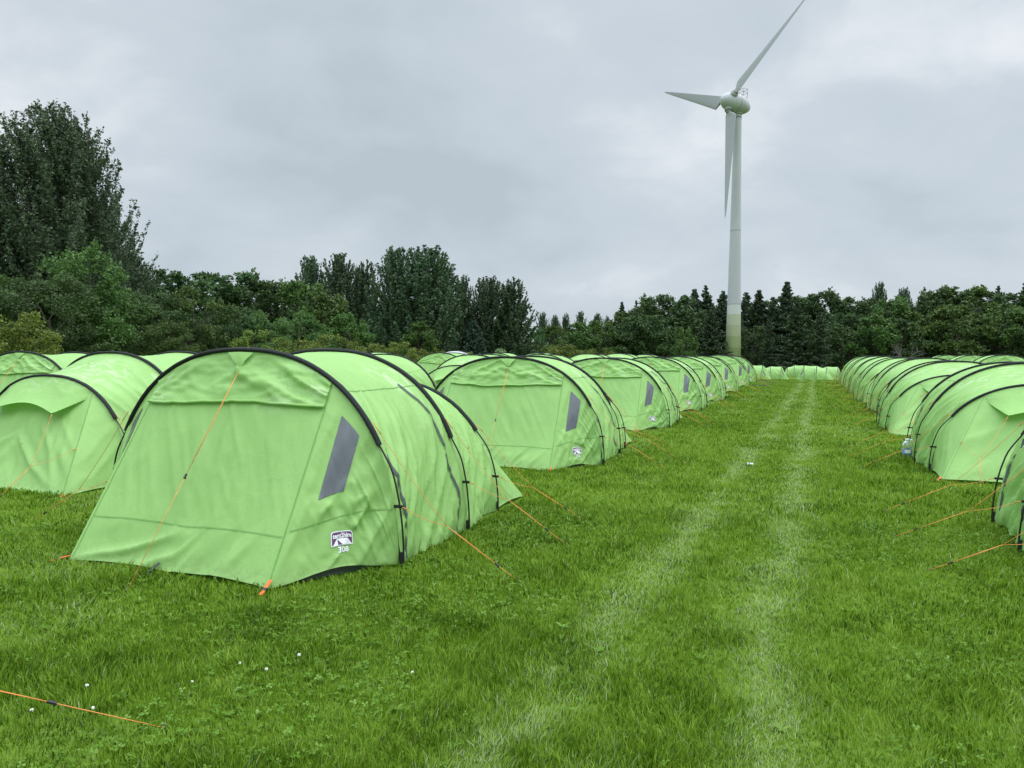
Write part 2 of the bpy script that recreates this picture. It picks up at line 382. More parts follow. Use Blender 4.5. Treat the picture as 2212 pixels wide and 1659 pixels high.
def make_tent(seed, number=None):
    root = empty('tunnel_tent', (0, 0, 0)); thc = th_x(0.98, 1.6)
    # fly sheet over the three hoops
    nth, ny = 181, 116
    TH, YY = np.meshgrid(np.linspace(0, math.pi, nth), np.linspace(0, Y2, ny), indexing='ij')
    t2 = np.clip((YY-Y1)/(Y2-Y1), 0, 1); Wd = 1.6-0.10*t2; Hd = 1.79-0.33*t2
    X, Z = arch(TH, 1, 1); X = X*Wd; Z = Z*Hd
    P = np.stack([X, YY, Z], -1)
    N = normals(P, np.stack([X, YY*0, Z-0.3], -1))
    tt = np.where(YY < Y1, YY/Y1, (YY-Y1)/(Y2-Y1)); env = 4*tt*(1-tt)
    sidez = np.where(X > 0, Z, Z+7.3)
    c = YY*0.87-Z*0.5; al = YY*0.5+Z*0.87
    low = sstep(1.62, 1.05, Z)
    c2 = np.where(X > 0, c, c+31.7)
    d = -0.075*env*(0.75+0.25*np.abs(np.cos(TH)))
    d += 0.046*env**0.45*low*(fold(c2, al, 6.0, 0.6, seed)-0.3)
    d += 0.026*env**0.45*low*(fold(c2*1.1+0.22*al, al, 13, 1.0, seed+3)-0.3)
    low2 = sstep(1.1, 0.5, Z); c3 = np.where(X > 0, YY*0.75-Z*0.66, YY*.75-Z*.66+17)
    d += 0.030*env**0.4*low2*(fold(c3, YY*.66+Z*.75, 8.5, 0.9, seed+4)-0.3)
    d += 0.014*(fold(X, YY, 1.2, 7.0, seed+5)-0.4)*env**0.5*(1-low)
    d += 0.012*(fbm(TH*3, YY*2.2, seed+9)-0.5)*env
    d += 0.030*sstep(0.45, 0.05, Z)*fold(YY, Z+np.where(X > 0, 0, 9), 8.5, 2.0, seed+11)
    P = P+N*d[..., None]
    lift = 0.012+0.05*np.clip(fbm(YY*2.2+np.where(X > 0, 0, 40), YY*0, seed+13)-0.5, 0, 1)
    P[..., 2] += lift*np.exp(-Z/0.10)
    N = normals(P, np.stack([X, YY*0, Z-0.3], -1)); SF = sampler(P, N)
    mb = MB(); mb.grid(P); mb.build('flysheet', MF, root)
    # front: a sloping door panel between two triangular side panels
    def front_grids():
        out = {}
        nu, nv = 96, 84
        U, V = np.meshgrid(np.linspace(0, 1, nu), np.linspace(0, 1, nv), indexing='ij')
        xa = -0.98+1.96*U; th = np.arccos(np.sign(xa)*(np.abs(xa)/1.6)**(NE/2)); ax, az = arch(th, 1.6, 1.79)
        g = np.stack([-1.04+2.08*U, -FE+0.05*np.sin(math.pi*U), 0.012+0.022*np.abs(np.sin(2*math.pi*U))], -1); a = np.stack([ax, 0*ax, az], -1)
        Pd = g+(a-g)*V[..., None]; Nd = normals(Pd, np.array([0, -1, 0.4]))
        e = np.sqrt(np.clip(4*U*(1-U), 0, 1)*np.clip(4*V*(1-V), 0, 1)); x, z = Pd[..., 0], Pd[..., 2]
        dd = -0.035*e + 0.016*e*(fold(x-0.15*z, z, 4.5, 0.7, seed+21)-0.4)
        dd += 0.036*sstep(0.46, 0.1, z)*(fold(x*0.8-z*0.9+0.5*np.abs(x), z+x*0.5, 5.0, 1.0, seed+22)-0.4)*np.clip(4*U*(1-U)*2, 0, 1)
        dd += 0.010*sstep(0.3, 0.6, z)*e*(fold(x*0.9+z*0.55, z*0.9-x*0.5, 7, 1, seed+23)-0.4)
        Pd = Pd+Nd*dd[..., None]; out['door'] = (Pd, normals(Pd, np.array([0, -1, 0.4])))
        for sgn in (1, -1):
            nu2 = 64
            U, V = np.meshgrid(np.linspace(0, 1, nu2), np.linspace(0, 1, nv), indexing='ij')
            ax, az = arch(thc*(1-U), 1.6, 1.79)
            g = np.stack([1.04+0.56*U, -FE+FE*U+0.03*np.sin(math.pi*U), 0.012+0.065*np.sin(math.pi*U)**2*(1 if sgn > 0 else .4)], -1)
            a = np.stack([ax, 0*ax, az], -1)
            Ps = g+(a-g)*V[..., None]; outv = np.array([0.6, -0.8, 0.3]); Ns = normals(Ps, outv)
            z = Ps[..., 2]; q = Ps[..., 0]*0.5+Ps[..., 1]*0.86
            e = np.sqrt(np.clip(4*U*(1-U), 0, 1))*np.sqrt(np.clip(4*V*(1-V), 0, 1))
            damp = 1-0.8*(sstep(.25, .33, U)*sstep(.62, .55, U)*sstep(.08, .13, V)*sstep(.36, .31, V))-0.75*sstep(.05, .1, U)*sstep(.36, .31, U)*sstep(.40, .46, V)
            dd = -0.02*e+0.046*e*damp*(fold(q*0.8-z*0.62, q*0.6+z*0.8, 5.5, 0.8, seed+31+sgn)-0.35)+0.017*e*damp*(fold(q*0.9+z*0.3, z*0.9-q*.3, 13, 2.5, seed+37)-.3)+0.014*e*damp*(fbm(q*6, z*6, seed+35+sgn)-0.5)
            Ps = Ps+Ns*np.clip(dd, -0.05, 0.04)[..., None]; Ps[..., 0] *= sgn
            ov = np.array([0.6*sgn, -0.8, 0.3]); out['side%d' % sgn] = (Ps, normals(Ps, ov))
        return out
    fg = front_grids(); mb = MB()
    for k_ in fg: mb.grid(fg[k_][0])
    mb.build('front_panel', MF, root)
    SD = sampler(*fg['door']); SR = sampler(*fg['side1']); SL = sampler(*fg['side-1'])
    # overhanging rolled flap above the door with a hem
    nu, nv = 64, 26; G = np.zeros((nu, nv, 3)); hem = np.zeros((nu, 3))
    for i in range(nu):
        u = 0.015+0.97*i/(nu-1); az = arch(math.acos(np.sign(-.98+1.96*u)*(abs(-.98+1.96*u)/1.6)**(NE/2)), 1.6, 1.79)[1]
        v0 = (1.325+0.022*math.sin(u*5.5+seed)+0.012*(vnoise(u*9, 0, seed)-.5))/az
        for j in range(nv):
            w = j/(nv-1); v = v0+(0.995-v0)*w
            amp = math.sin(math.pi*min(max(w, 0.02), 1))**0.5
            xx_ = (u-.5)*1.96; zz_ = w*0.44; sx = 1 if u > .5 else -1
            wr = 0.040*amp*(float(fold(zz_*0.80+sx*xx_*0.38+(0 if sx > 0 else 3), xx_*0.85-sx*zz_*0.4, 7.5, 1.3, seed+41))-0.4)+0.018*amp*(float(fold(zz_*0.9-sx*xx_*0.25, xx_, 15, 3.0, seed+43))-.4)
            G[i, j] = SD(u, v, 0.022*(1-w)**0.5+0.004+max(wr, -0.015))[0]
        hem[i] = G[i, 0]
    mb = MB(); mb.grid(G); mb.tube(hem, 0.013, 6); mb.build('door_flap', MF, root)
    # pull-out tab at the top of the arch
    mb = MB(); q0 = np.array([0.05, -0.10, 1.645])
    P3 = np.array([[-0.14, -0.035, 1.775], [0.0, -0.05, 1.78], [0.14, -0.035, 1.775]])
    P4 = np.stack([P3, (P3*0.5+q0*0.5)+np.array([0, -0.015, 0.0]), np.tile(q0, (3, 1))+np.array([[-.012, 0, 0], [0, -.004, 0], [.012, 0, 0]])], 1)
    mb.grid(P4); mb.build('guy_tab', MF, root)
    # sewn seams
    mb = MB()
    azd = lambda u: arch(math.acos(np.sign(-.98+1.96*u)*(abs(-.98+1.96*u)/1.6)**(NE/2)), 1.6, 1.79)[1]
    ribbon(mb, SD, [(u, 0.34/azd(u)) for u in np.linspace(0.02, 0.98, 40)], 0.012, 0.004)
    for u in (0.012, 0.988): ribbon(mb, SD, [(u, v) for v in np.linspace(0.02, 0.98, 40)], 0.012, 0.004)
    for S_ in (SR, SL):
        pth = []
        for u in np.linspace(0.01, 0.9, 30):
            z = 0.38+0.13*u; a = arch(thc*(1-u), 1.6, 1.79)[1]
            if z < a*0.98: pth.append((u, z/a))
        ribbon(mb, S_, pth, 0.011, 0.004)
    for th in (th_z(1.45, 1.79), math.pi-th_z(1.45, 1.79)):
        ribbon(mb, SF, [(th/math.pi+0.012*math.sin(t*math.pi), t*Y1/Y2) for t in np.linspace(0.02, 0.98, 24)], 0.011, 0.005)
    mb.build('seam', MFD, root)
    # windows and badge
    for S_ in (SR, SL):
        mb = MB(); patch(mb, S_, WINQ, 10, 12, 0.005); mb.build('window', MWIN, root)
    mb = MB()
    rr_patch(mb, SR, BADGE, 0, 0, 1, 1, 0.11, 0.005, 0)
    rr_patch(mb, SR, BADGE, .045, .06, .955, .94, 0.08, 0.0065, 1)
    sub_patch(mb, SR, BADGE, [(.26, .48), (.74, .51), (.935, .955), (.07, .955)], 0.008, 0)
    sub_patch(mb, SR, BADGE, [(.275, .54), (.285, .54), (.50, .93), (.31, .93)], 0.0095, 1)
    put_text(mb, SR, BADGE, 'tent2hire', (.07, .12, .93, .46), 0.009, 0)
    bd = mb.build('badge', [MWHT, MPUR], root)
    if number:
        mb = MB(); put_text(mb, SR, NUMB, number, (0, 0, 1, 1), 0.006, 0); mb.build('number', MWHT, bd)
    # rear panel
    ths = th_x(0.87, 1.5); Rg = {}
    nu, nv = 60, 50
    U, V = np.meshgrid(np.linspace(0, 1, nu), np.linspace(0, 1, nv), indexing='ij')
    xa = -0.87+1.74*U; th = np.arccos(np.sign(xa)*(np.abs(xa)/1.5)**(NE/2)); ax, az = arch(th, 1.5, 1.46)
    g = np.stack([-1.5+3.0*U, Y2+RE-0.06*np.sin(math.pi*U), 0.012+0.01*np.abs(np.sin(3*math.pi*U))], -1); a = np.stack([ax, 0*ax+Y2, az], -1)
    Pr = g+(a-g)*V[..., None]; o_ = np.array([0, 1, 0.4]); Nr = normals(Pr, o_)
    e = np.sqrt(np.clip(4*U*(1-U), 0, 1)*np.clip(4*V*(1-V), 0, 1)); x, z = np.abs(Pr[..., 0]), Pr[..., 2]
    dd = -0.05*e+0.022*e*(fold(x*0.85+z*0.4+np.where(Pr[..., 0] > 0, 0, 5), z, 7, 0.8, seed+53)-.4)+0.055*e*(fold(x*0.55+z*0.83+np.where(Pr[..., 0] > 0, 0, 5), x*0.83-z*0.55, 4.2, 0.6, seed+51)-0.4)*sstep(1.0, 0.5, z)
    Pr = Pr+Nr*dd[..., None]; Rg['back'] = Pr
    for sgn in (1, -1):
        U, V = np.meshgrid(np.linspace(0, 1, 26), np.linspace(0, 1, nv), indexing='ij')
        ax, az = arch(ths*(1-U), 1.5, 1.46)
        g = np.stack([1.5+0*U, Y2+RE-RE*U, 0.012+0.03*np.sin(math.pi*U)], -1); a = np.stack([ax, 0*ax+Y2, az], -1)
        Ps = g+(a-g)*V[..., None]; Ns = normals(Ps, np.array([0.8, 0.6, 0.3])); z = Ps[..., 2]; q = Ps[..., 1]
        e = np.sqrt(np.clip(4*U*(1-U)*4*V*(1-V), 0, 1))
        dd = -0.02*e+0.016*e*(fold(q*0.7+z*0.7, q-z, 6, 1, seed+55+sgn)-0.4)
        Ps = Ps+Ns*dd[..., None]; Ps[..., 0] *= sgn; Rg['s%d' % sgn] = Ps
    mb = MB()
    for k_ in Rg: mb.grid(Rg[k_])
    mb.build('rear_panel', MF, root)
    SB = sampler(Rg['back'], normals(Rg['back'], np.array([0, 1, 0.4]))); 
    for u in (0.01, 0.99): mb = MB(); ribbon(mb, SB, [(u, v) for v in np.linspace(0.02, 0.98, 30)], 0.008, 0.004); mb.build('rear_seam', MFD, root)
    # rear awning with two pulled-out peaks
    kn = [(0.0, -0.87, 0.0, 1.205), (0.16, -0.62, 0.42, 0.985), (0.84, 0.62, 0.42, 0.985), (1.0, 0.87, 0.0, 1.205)]
    nu, nv = 50, 18; A = np.zeros((nu, nv, 3))
    for i in range(nu):
        u = i/(nu-1)
        for (u0, x0, o0, z0), (u1, x1, o1, z1) in zip(kn, kn[1:]):
            if u0 <= u <= u1:
                s = (u-u0)/(u1-u0); lo = np.array([x0+(x1-x0)*s, o0+(o1-o0)*s, z0+(z1-z0)*s])
                if x0 < 0 < x1: lo[2] += 0.12*math.sin(math.pi*s); lo[1] -= 0.07*math.sin(math.pi*s)
        xt = -0.87+1.74*u; az = arch(th_x(xt, 1.5), 1.5, 1.46)[1]; top = np.array([xt, 0.012, az+0.004]); lo[1] += 0.014
        for j in range(nv):
            w = j/(nv-1); p = top+(lo-top)*w; p[2] -= 0.03*math.sin(math.pi*w)*math.sin(math.pi*u)
            p[1] += 0.012*math.sin(math.pi*w)*(float(fold(u, w, 6, 1.5, seed+61))-.4)
            A[i, j] = p+np.array([0, Y2, 0])
    mb = MB(); mb.grid(A); mb.tube(A[:, -1], 0.006, 5); mb.build('awning', MF, root)
    # poles in sleeves
    for (y, w, hh), zs in zip(HO, (1.0, 0.93, 0.90)):
        t0 = th_z(zs, hh); ts = np.linspace(t0, math.pi-t0, 90)
        ax, az = arch(ts, w, hh); dx = np.gradient(ax); dz = np.gradient(az); L = np.hypot(dx, dz); nx, nz = dz/L, -dx/L
        sg = np.sign(nx*ax+nz*(az-0.2)); nx *= sg; nz *= sg
        K = 10; T = np.zeros((90, K, 3))
        for k_ in range(K):
            a = 2*math.pi*k_/K
            f = 1+0.16*(fbm(ts*14, k_+0*ts, seed+71+int(y*10), 2)-0.5)
            rn = (0.012+0.020*math.cos(a))*f; ry = 0.031*math.sin(a)*f
            T[:, k_] = np.stack([ax+nx*rn, y+ry+0*ax, az+nz*rn], -1)
        mb = MB(); mb.grid(T, close=True); mb.build('pole_sleeve', MSL, root)
        mb = MB(); tl = np.linspace(0, math.pi, 110); px, pz = arch(tl, w, hh); ofs = 0.010+0.038*sstep(zs+0.05, zs-0.25, pz)
        dx = np.gradient(px); dz = np.gradient(pz); L = np.hypot(dx, dz); qx, qz = dz/L, -dx/L; sg = np.sign(qx*px+qz*(pz-0.2)); qz = np.where(pz < .1, 0, qz)
        mb.tube(np.stack([px+qx*sg*ofs, y+0*px, np.maximum(pz+qz*sg*ofs, -0.02)], -1), 0.0085, 7); mb.build('pole', MPOLE, root)
        for s in (1, -1):
            z = 0.50 if y < 2 else 0.40; xx = arch(th_z(z, hh), w, hh)[0]
            mb = MB(); mb.box((s*(xx+0.03), y+0.004, z), (0.10, 0.022, 0.024)); mb.build('pole_clip', MBLK, root)
            mb = MB(); mb.box((s*(w+0.035), y-0.006, 0.06), (0.03, 0.03, 0.12)); mb.build('pole_foot', MBLK, root)
    # zips on both flanks
    for s in (1, -1):
        mb = MB(); path = []
        for z in np.linspace(1.50, 0.03, 44):
            th = th_z(z, 1.79); th = th if s > 0 else math.pi-th
            y = 1.17-0.10*sstep(1.0, 1.5, z)+0.028*math.sin(z*7+seed)*sstep(0, .2, z)
            path.append((th/math.pi, y/Y2))
        ribbon(mb, SF, path, 0.026, 0.012); mb.build('zip', MZIP, root); mb = MB()
        path = []
        for z in np.linspace(0.98, 0.03, 24):
            th = th_z(z, 1.79); th = th if s > 0 else math.pi-th
            path.append((th/math.pi, (0.115+0.012*math.sin(z*3))/Y2))
        ribbon(mb, SF, path, 0.034, 0.010); mb.build('zip', MZIP, root)
    # groundsheet
    mb = MB(); o1 = np.array([(1.52, 0.05), (1.46, 0.3), (1.46, Y1), (1.38, Y2-0.05), (-1.38, Y2-0.05), (-1.46, Y1), (-1.46, 0.3), (-1.52, 0.05), (-1.02, -FE+0.10), (1.02, -FE+0.10)])
    ring = np.stack([np.c_[o1, np.full(10, 0.0)], np.c_[o1*0.985, np.full(10, 0.07)]], 1); ring = np.concatenate([ring, ring[:1]])
    mb.grid(ring, smooth=False); mb.add(np.c_[o1*0.98, np.full(10, 0.03)], [list(range(10))], 0, False); mb.build('groundsheet', MGS, root)
    # peg straps
    for (x, y, dx, dy, m1) in ((1.04, -FE, 0.02, -0.13, MORG), (-1.04, -FE, -0.13, -0.08, MORG), (-0.09, -FE+0.04, -0.015, -0.11, MBLK), (1.5, Y2+RE, 0.06, 0.12, MORG), (-1.5, Y2+RE, -0.06, 0.12, MORG)):
        mb = MB(); p0 = np.array([x, y, 0.075]) if m1 is MBLK or dy < -0.1 else np.array([x, y, 0.045]); p0 = p0+np.array([0, 0.012 if y < 0 else -0.012, 0]); p1 = np.array([x+dx, y+dy, 0.005])
        ln = np.linalg.norm(p1-p0); a0 = (p1-p0)/ln; a1 = np.cross(a0, [0, 0, 1.0]); a1 /= np.linalg.norm(a1); a2 = np.cross(a0, a1)
        mb.box((p0+p1)/2, (ln, 0.027, 0.005), 0, (a0, a1, a2)); mb.box(p0+(p1-p0)*0.62, (0.026, 0.035, 0.012), 1, (a0, a1, a2))
        mb.build('peg_strap', [m1, MBLK], root)
    # guy ropes
    for s in (1, -1):
        guy([(s*1.36, -0.02, 1.20), (s*1.64, -0.01, 0.50)], (s*2.05, -0.01, 0.38), (s*2.68, -0.04, 0.01), 0.72, root)
        guy([(s*1.38, Y1, 1.12), (s*1.65, Y1, 0.50)], (s*2.06, Y1, 0.36), (s*2.66, Y1-0.08, 0.01), 0.7, root)
        guy([(s*1.27, Y2, 0.98), (s*1.55, Y2, 0.40)], (s*1.95, Y2+0.03, 0.30), (s*2.48, Y2+0.06, 0.01), 0.7, root)
        guy([(s*0.62, Y2+0.43, 0.975), (s*1.22, Y2+0.53, 0.56)], (s*1.05, Y2+1.04, 0.38), (s*1.12, Y2+1.56, 0.01), 0.8, root)
    j0 = np.array([0.05, -0.10, 1.635]); st = np.array([0.12, -1.41, 0.01])
    guy([j0], j0+(st-j0)*0.02, st, 0.52, root)
    return root

T1 = make_tent(11, '308')
T2 = make_tent(47, '302')
T3 = make_tent(83); T4 = make_tent(129)
T1.location = (-4.77, 5.61, 0)
tag(T1, 'nearest big green tunnel tent with 308 on its front, beside the grassy aisle', 'tent', 'tents pitched in rows')
NEAR_PARTS = None
FAR_PARTS = {'flysheet', 'front_panel', 'rear_panel', 'door_flap', 'awning', 'pole_sleeve', 'pole', 'window', 'badge', 'zip', 'guy_rope', 'guy_tab', 'seam', 'rear_seam'}
rt = random.Random(5)
FOOT = [(-4.77, 5.61, 0.0)]
cnt = [0]
def tent(x, y, rz, label, src=None, near=True, hs=0.935, jit=1.0):
    cnt[0] += 1
    if cnt[0] <= 3: o = (T2, T3, T4)[cnt[0]-1]
    else: o = dup(src or (T1, T3, T2, T4, T3)[cnt[0] % 5], None, NEAR_PARTS if near else FAR_PARTS)
    for b in [c for c in o.children if c.name.startswith('badge')]:
        if o is not T2:
            for nn in list(b.children): bpy.data.objects.remove(nn)
    z = float(gz(x, y))
    x += rt.uniform(-.05, .05)*jit*(cnt[0] > 1); o.location = (x, y, z); o.rotation_euler = (R(rt.uniform(-.8, .8))*jit, R(rt.uniform(-1, 1))*jit, rz+R(rt.uniform(-2.2, 2.2))*jit); o.scale = (1+rt.uniform(-.012, .012)*jit, 1, hs*(1+rt.uniform(-.018, .018)*jit))
    tag(o, label, 'tent', 'tents pitched in rows'); FOOT.append((x, y, rz)); return o
PI = math.pi
# row left of the aisle, doors towards the camera
L1 = [11.9, 18.5, 24.5, 29.8, 36.6, 43.8, 50.2]
for i, y in enumerate(L1):
    tent(-4.68-0.02*(i % 3), y, 0, ['second tent left of the aisle, directly behind tent 308, both grey windows showing',
         'third tent along the left side of the aisle, orange rope down its middle', 'fourth tent along the left side of the aisle, one grey window showing',
         'fifth tent along the left side of the aisle', 'sixth tent along the left side of the aisle, in front of the wind turbine',
         'seventh tent along the left side of the aisle, under the turbine tower', 'last and farthest tent along the left side of the aisle'][i], near=i < 4, hs=0.935)
# row right of the aisle, backs towards the camera
R1 = [7.1, 13.28, 20.0, 25.9, 31.8, 37.6, 43.4, 49.0]
for i, y in enumerate(R1):
    tent(3.52 if i == 0 else 3.42-0.02*(i % 3), y+Y2, PI, ['green tent cut off by the right edge of the photo, nearest on that side',
         'large green tent right of the aisle with the water bottle against its far side', 'second full tent right of the aisle, behind the one with the water bottle',
         'third full tent right of the aisle, low rear hoop showing', 'fourth full tent right of the aisle', 'fifth full tent right of the aisle',
         'sixth full tent right of the aisle, two from its far end', 'tent at the far end of the row right of the aisle'][i], near=i < 4, hs=0.935)
# second row on the left, backs towards the camera
L2 = [7.7, 14.3, 21.0, 27.7, 34.4, 41.0, 47.6]
for i, y in enumerate(L2):
    tent(-9.85, y+Y2, PI, ['green tent at the left edge with pulled-out rear awning, left of tent 308', 'tent in the second left row, roof showing over the back of tent 308',
         'tent with rear awning in the gap between tent 308 and the second aisle tent', 'tent roof just over the roof of the second aisle tent, second left row',
         'tent roof between the second and third aisle tents, second left row', 'tent roof between the third and fourth aisle tents, second left row',
         'farthest tent roof of the second left row'][i], near=i < 3, hs=(0.985 if i == 0 else 0.95))
# third row on the left, doors towards the camera
L3 = [11.4, 18.0, 24.6, 31.2, 37.8, 44.4]
for i, y in enumerate(L3):
    tent(-15.5, y, 0, ['tent front with orange rope at the far left edge, behind the awning tent', 'tent roof behind the left shoulder of tent 308, third row',
         'tent of the third left row, mostly hidden by tent 308', 'tent front in the third left row, in front of the grey dome tent',
         'tent roof of the third left row, right of the grey dome tent', 'farthest tent roof of the third left row'][i], near=False, hs=0.95)
# second row on the right
for i, (x, y) in enumerate([(8.5, 41.5), (8.5, 49.0), (8.5, 57.0)]):
    tent(x, y, 0, ['rightmost tent top with a pull-out tab, in the row behind the right aisle row', 'middle one of three tent tops behind the right aisle row',
         'leftmost and farthest of three tent tops behind the right aisle row'][i], near=False, hs=1.0)
# tents across the far end of the aisle, side on
def lateral(px, depth): return at(px, depth)
for px, dep, rz, lab in ((3078*.5486, 100, PI/2, 'side-on tent at the aisle end, left one with its sloping front to the right'),
                         (3010*.5486, 95, PI/2, 'sloping end of a side-on tent beside the last tent of the left aisle row'),
                         (3004*.5486, 88, PI/2, 'nearest side-on tent half hidden behind the end of the left aisle row'),
                         (3168*.5486, 88, -PI/2, 'side-on tent at the aisle end, right one with its sloping front to the left'),
                         (3166*.5486, 122, PI/2, 'farther side-on tent in the gap between the two at the aisle end'),
                         (3300*.5486, 104, PI/2, 'side-on tent behind the right one at the aisle end'),
                         (3330*.5486, 97, -PI/2, 'side-on tent half hidden behind the far end of the right aisle row')):
    p = at(px, dep); tent(p[0], p[1], rz, lab, near=False, hs=0.98)
# the tent just outside the frame that owns the rope in the lower left corner
t0 = tent(-6.55, -1.05, 0, 'green tent outside the left edge, only its orange rope pegged in clover shows', src=T2, near=False, jit=0)
guy([(1.27, Y2, 0.98), (1.55, Y2, 0.42)], (2.5, 3.07, 0.49), (3.74, 3.79, 0.01), 0.66, t0)

# ---------------------------------------------------------------- wind turbine
def turbine():
    D = 170.0; b = at(1583.5, D); hubz = 56.0
    al, de, tilt, RB = R(64), R(8.7), R(8.8), 26.8
    rr = np.array([math.cos(YAW), math.sin(YAW), 0]); ff = np.array([-math.sin(YAW), math.cos(YAW), 0])
    nh = -math.sin(al)*rr-math.cos(al)*ff; e = math.cos(al)*rr-math.sin(al)*ff
    nn = nh*math.cos(tilt)+np.array([0, 0, math.sin(tilt)]); up = -nh*math.sin(tilt)+np.array([0, 0, math.cos(tilt)])
    root = empty('wind_turbine', b)
    tag(root, 'tall white three-bladed wind turbine with green bands at its foot, standing before the trees', 'wind turbine')
    mg = mat('turbine_paint', (0.42, 0.45, 0.47), 0.45, 0.4); k = NT(mg)
    ob = k.n('ShaderNodeTexCoord').outputs['Object']
    k.l(k.ramp(k.noise(0.5, 5, 0.6, 0.5, ob, (1, 1, 0.15)), [(0.3, (0.43, 0.445, 0.465)), (0.7, (0.50, 0.515, 0.535))]), k.p.inputs['Base Color'])
    mbl = mat('blade_paint_shaded', (0.33, 0.345, 0.35), 0.7, 0.15)  # darker than the turbine paint: underside shade put into the blade colour
    md = mat('turbine_grey', (0.20, 0.22, 0.22), 0.5, 0.3)
    bands = [(-3.0, 0.9, (0.135, 0.185, 0.055)), (0.9, 2.9, (0.165, 0.225, 0.075)), (2.9, 5.4, (0.215, 0.275, 0.105)), (5.4, 7.9, (0.285, 0.345, 0.165)), (7.9, 10.3, (0.36, 0.41, 0.245)),
             (10.3, 12.7, (0.43, 0.47, 0.33)), (12.7, 14.9, (0.55, 0.58, 0.55))]
    def dia(z): return 3.52-0.0445*z+0.00019*z*z
    mb = MB(); ms = [mg]
    def ring(z): return np.array([[dia(z)/2*math.cos(a), dia(z)/2*math.sin(a), z] for a in np.linspace(0, 2*math.pi, 40, endpoint=False)])
    zt = hubz-b[2]-2.1
    for i, (z0, z1, c) in enumerate(bands):
        ms.append(mat('tower_band', c, 0.5, 0.35)); zsx = np.linspace(z0, z1, 3); mb.grid(np.stack([ring(z) for z in zsx]), i+1, True, True)
    zsx = np.linspace(14.9, zt, 20); mb.grid(np.stack([ring(z) for z in zsx]), 0, True, True)
    tw = mb.build('tower', ms, root)
    mb = MB()
    for z in (14.9, 31.0): mb.tube([(0, 0, z-0.05), (0, 0, z+0.05)], dia(z)/2+0.012, 40)
    mb.tube([(0, 0, zt-0.75), (0, 0, zt-0.55)], dia(zt)/2+0.06, 32); mb.build('tower_joint', md, tw)
    fw = -ff
    mb = MB(); lp = fw*dia(4)/2+rr*0.35+np.array([0, 0, 3.3]); mb.tube([lp-fw*.1, lp+fw*0.25], 0.16, 10); mb.build('lamp', MWHT, tw)
    hub = np.array([0, 0, hubz-b[2]])+nn*2.6; cen = np.array([0, 0, hubz-b[2]])
    # egg-shaped nacelle and hub: solid of revolution about the rotor axis
    def rev(prof):
        return np.stack([np.array([cen+nn*s+r*(math.cos(a)*e+math.sin(a)*up) for a in np.linspace(0, 2*math.pi, 40, endpoint=False)]) for s, r in prof])
    def egg(s):
        L0, L1, r = 3.3, 4.7, 2.12
        q = (s-0.9); return r*math.sqrt(max(0, 1-(q/(L1-0.9))**2))**1.0 if q > 0 else r*max(0.0, 1-(abs(q)/(L0+0.9))**2.1)**0.62
    mb = MB(); mb.grid(rev([(s, egg(s)*0.985) for s in np.linspace(-4.15, 0.75, 30)]), 0, True, True); nac = mb.build('nacelle', mg, root)
    mb = MB(); mb.grid(rev([(s, egg(s)) for s in np.linspace(0.85, 4.7, 30)]), 0, True, True); mb.build('hub', mg, root)
    mb = MB(); mb.grid(rev([(0.72, egg(0.7)*0.99), (0.87, egg(0.87)*0.975)]), 0, True, True); mb.build('rotor_gap', md, nac)
    mb = MB()
    for q, w in ((-0.4, 0.7), (-1.6, 0.7)):
        for s in (-1, 1): mb.tube([cen+nn*q+e*s*w+up*1.6, cen+nn*q+e*s*w+up*3.7], 0.05, 6)
        mb.tube([cen+nn*q-e*w+up*3.7, cen+nn*q+e*w+up*3.7], 0.05, 6); mb.tube([cen+nn*q-e*w+up*2.9, cen+nn*q+e*w+up*2.9], 0.04, 6)
    for s in (-1, 1):
        mb.tube([cen-nn*.4+e*s*.7+up*2.9, cen-nn*1.6+e*s*.7+up*2.9], 0.045, 6); mb.tube([cen-nn*.4+e*s*.7+up*3.7, cen-nn*1.6+e*s*.7+up*3.7], 0.045, 6)
    mb.build('railing', md, nac)
    # yaw collar
    mb = MB(); mb.tube([(0, 0, zt-0.1), (0, 0, zt+0.6), (0, 0, zt+1.4)], [dia(zt)/2+.12, dia(zt)/2+0.22, dia(zt)/2+0.5], 32); mb.build('collar', mg, nac)
    for kx in range(3):
        a = R(-90+120*kx)+de; d = math.cos(a)*e+math.sin(a)*up; tdir = np.cross(nn, d)
        mb = MB(); rows = []
        for r in list(np.linspace(1.2, 2.6, 5))+list(np.linspace(2.7, RB, 42)):
            q = max(0,(r-2.6)/(RB-2.6))
            if r <= 2.6: ch, th, off = 1.15, 1.15, 0
            else:
                ch = 2.1*(1-q)**1.25+1.0*(1-q)**.35; bl = min(1, q/0.045); ch = 1.15+(ch-1.15)*bl if q < .045 else ch
                th = max(0.05, (1.15-1.0*q**0.5)*(1-0.2*bl)*0.75); off = 0.24*ch*bl
            tw_ = R(-12)+R(6)*(1-max(0, min(q, 1)))**2
            ca = tdir*math.cos(tw_)+nn*math.sin(tw_); na = np.cross(d, ca); pts = []
            if q > .97: ch *= math.sqrt(max(0.02, (1-q)/.03))
            for m_ in range(20):
                an = 2*math.pi*m_/20; xx = math.cos(an); yy = math.sin(an)*(1 if r <= 2.6 else (0.55+0.45*max(-1, min(1, -(xx)*-1))) if False else 1)
                pts.append(hub+d*r+ca*(ch/2*xx+off)+na*(th/2*yy*(1.0 if r <= 2.6 else (0.62+0.38*xx))))
            rows.append(pts)
        mb.grid(np.array(rows), 0, False, True)
        mb.tube([hub+d*1.4, hub+d*2.25], 0.82, 24); mb.build('blade', mbl, root)
turbine()

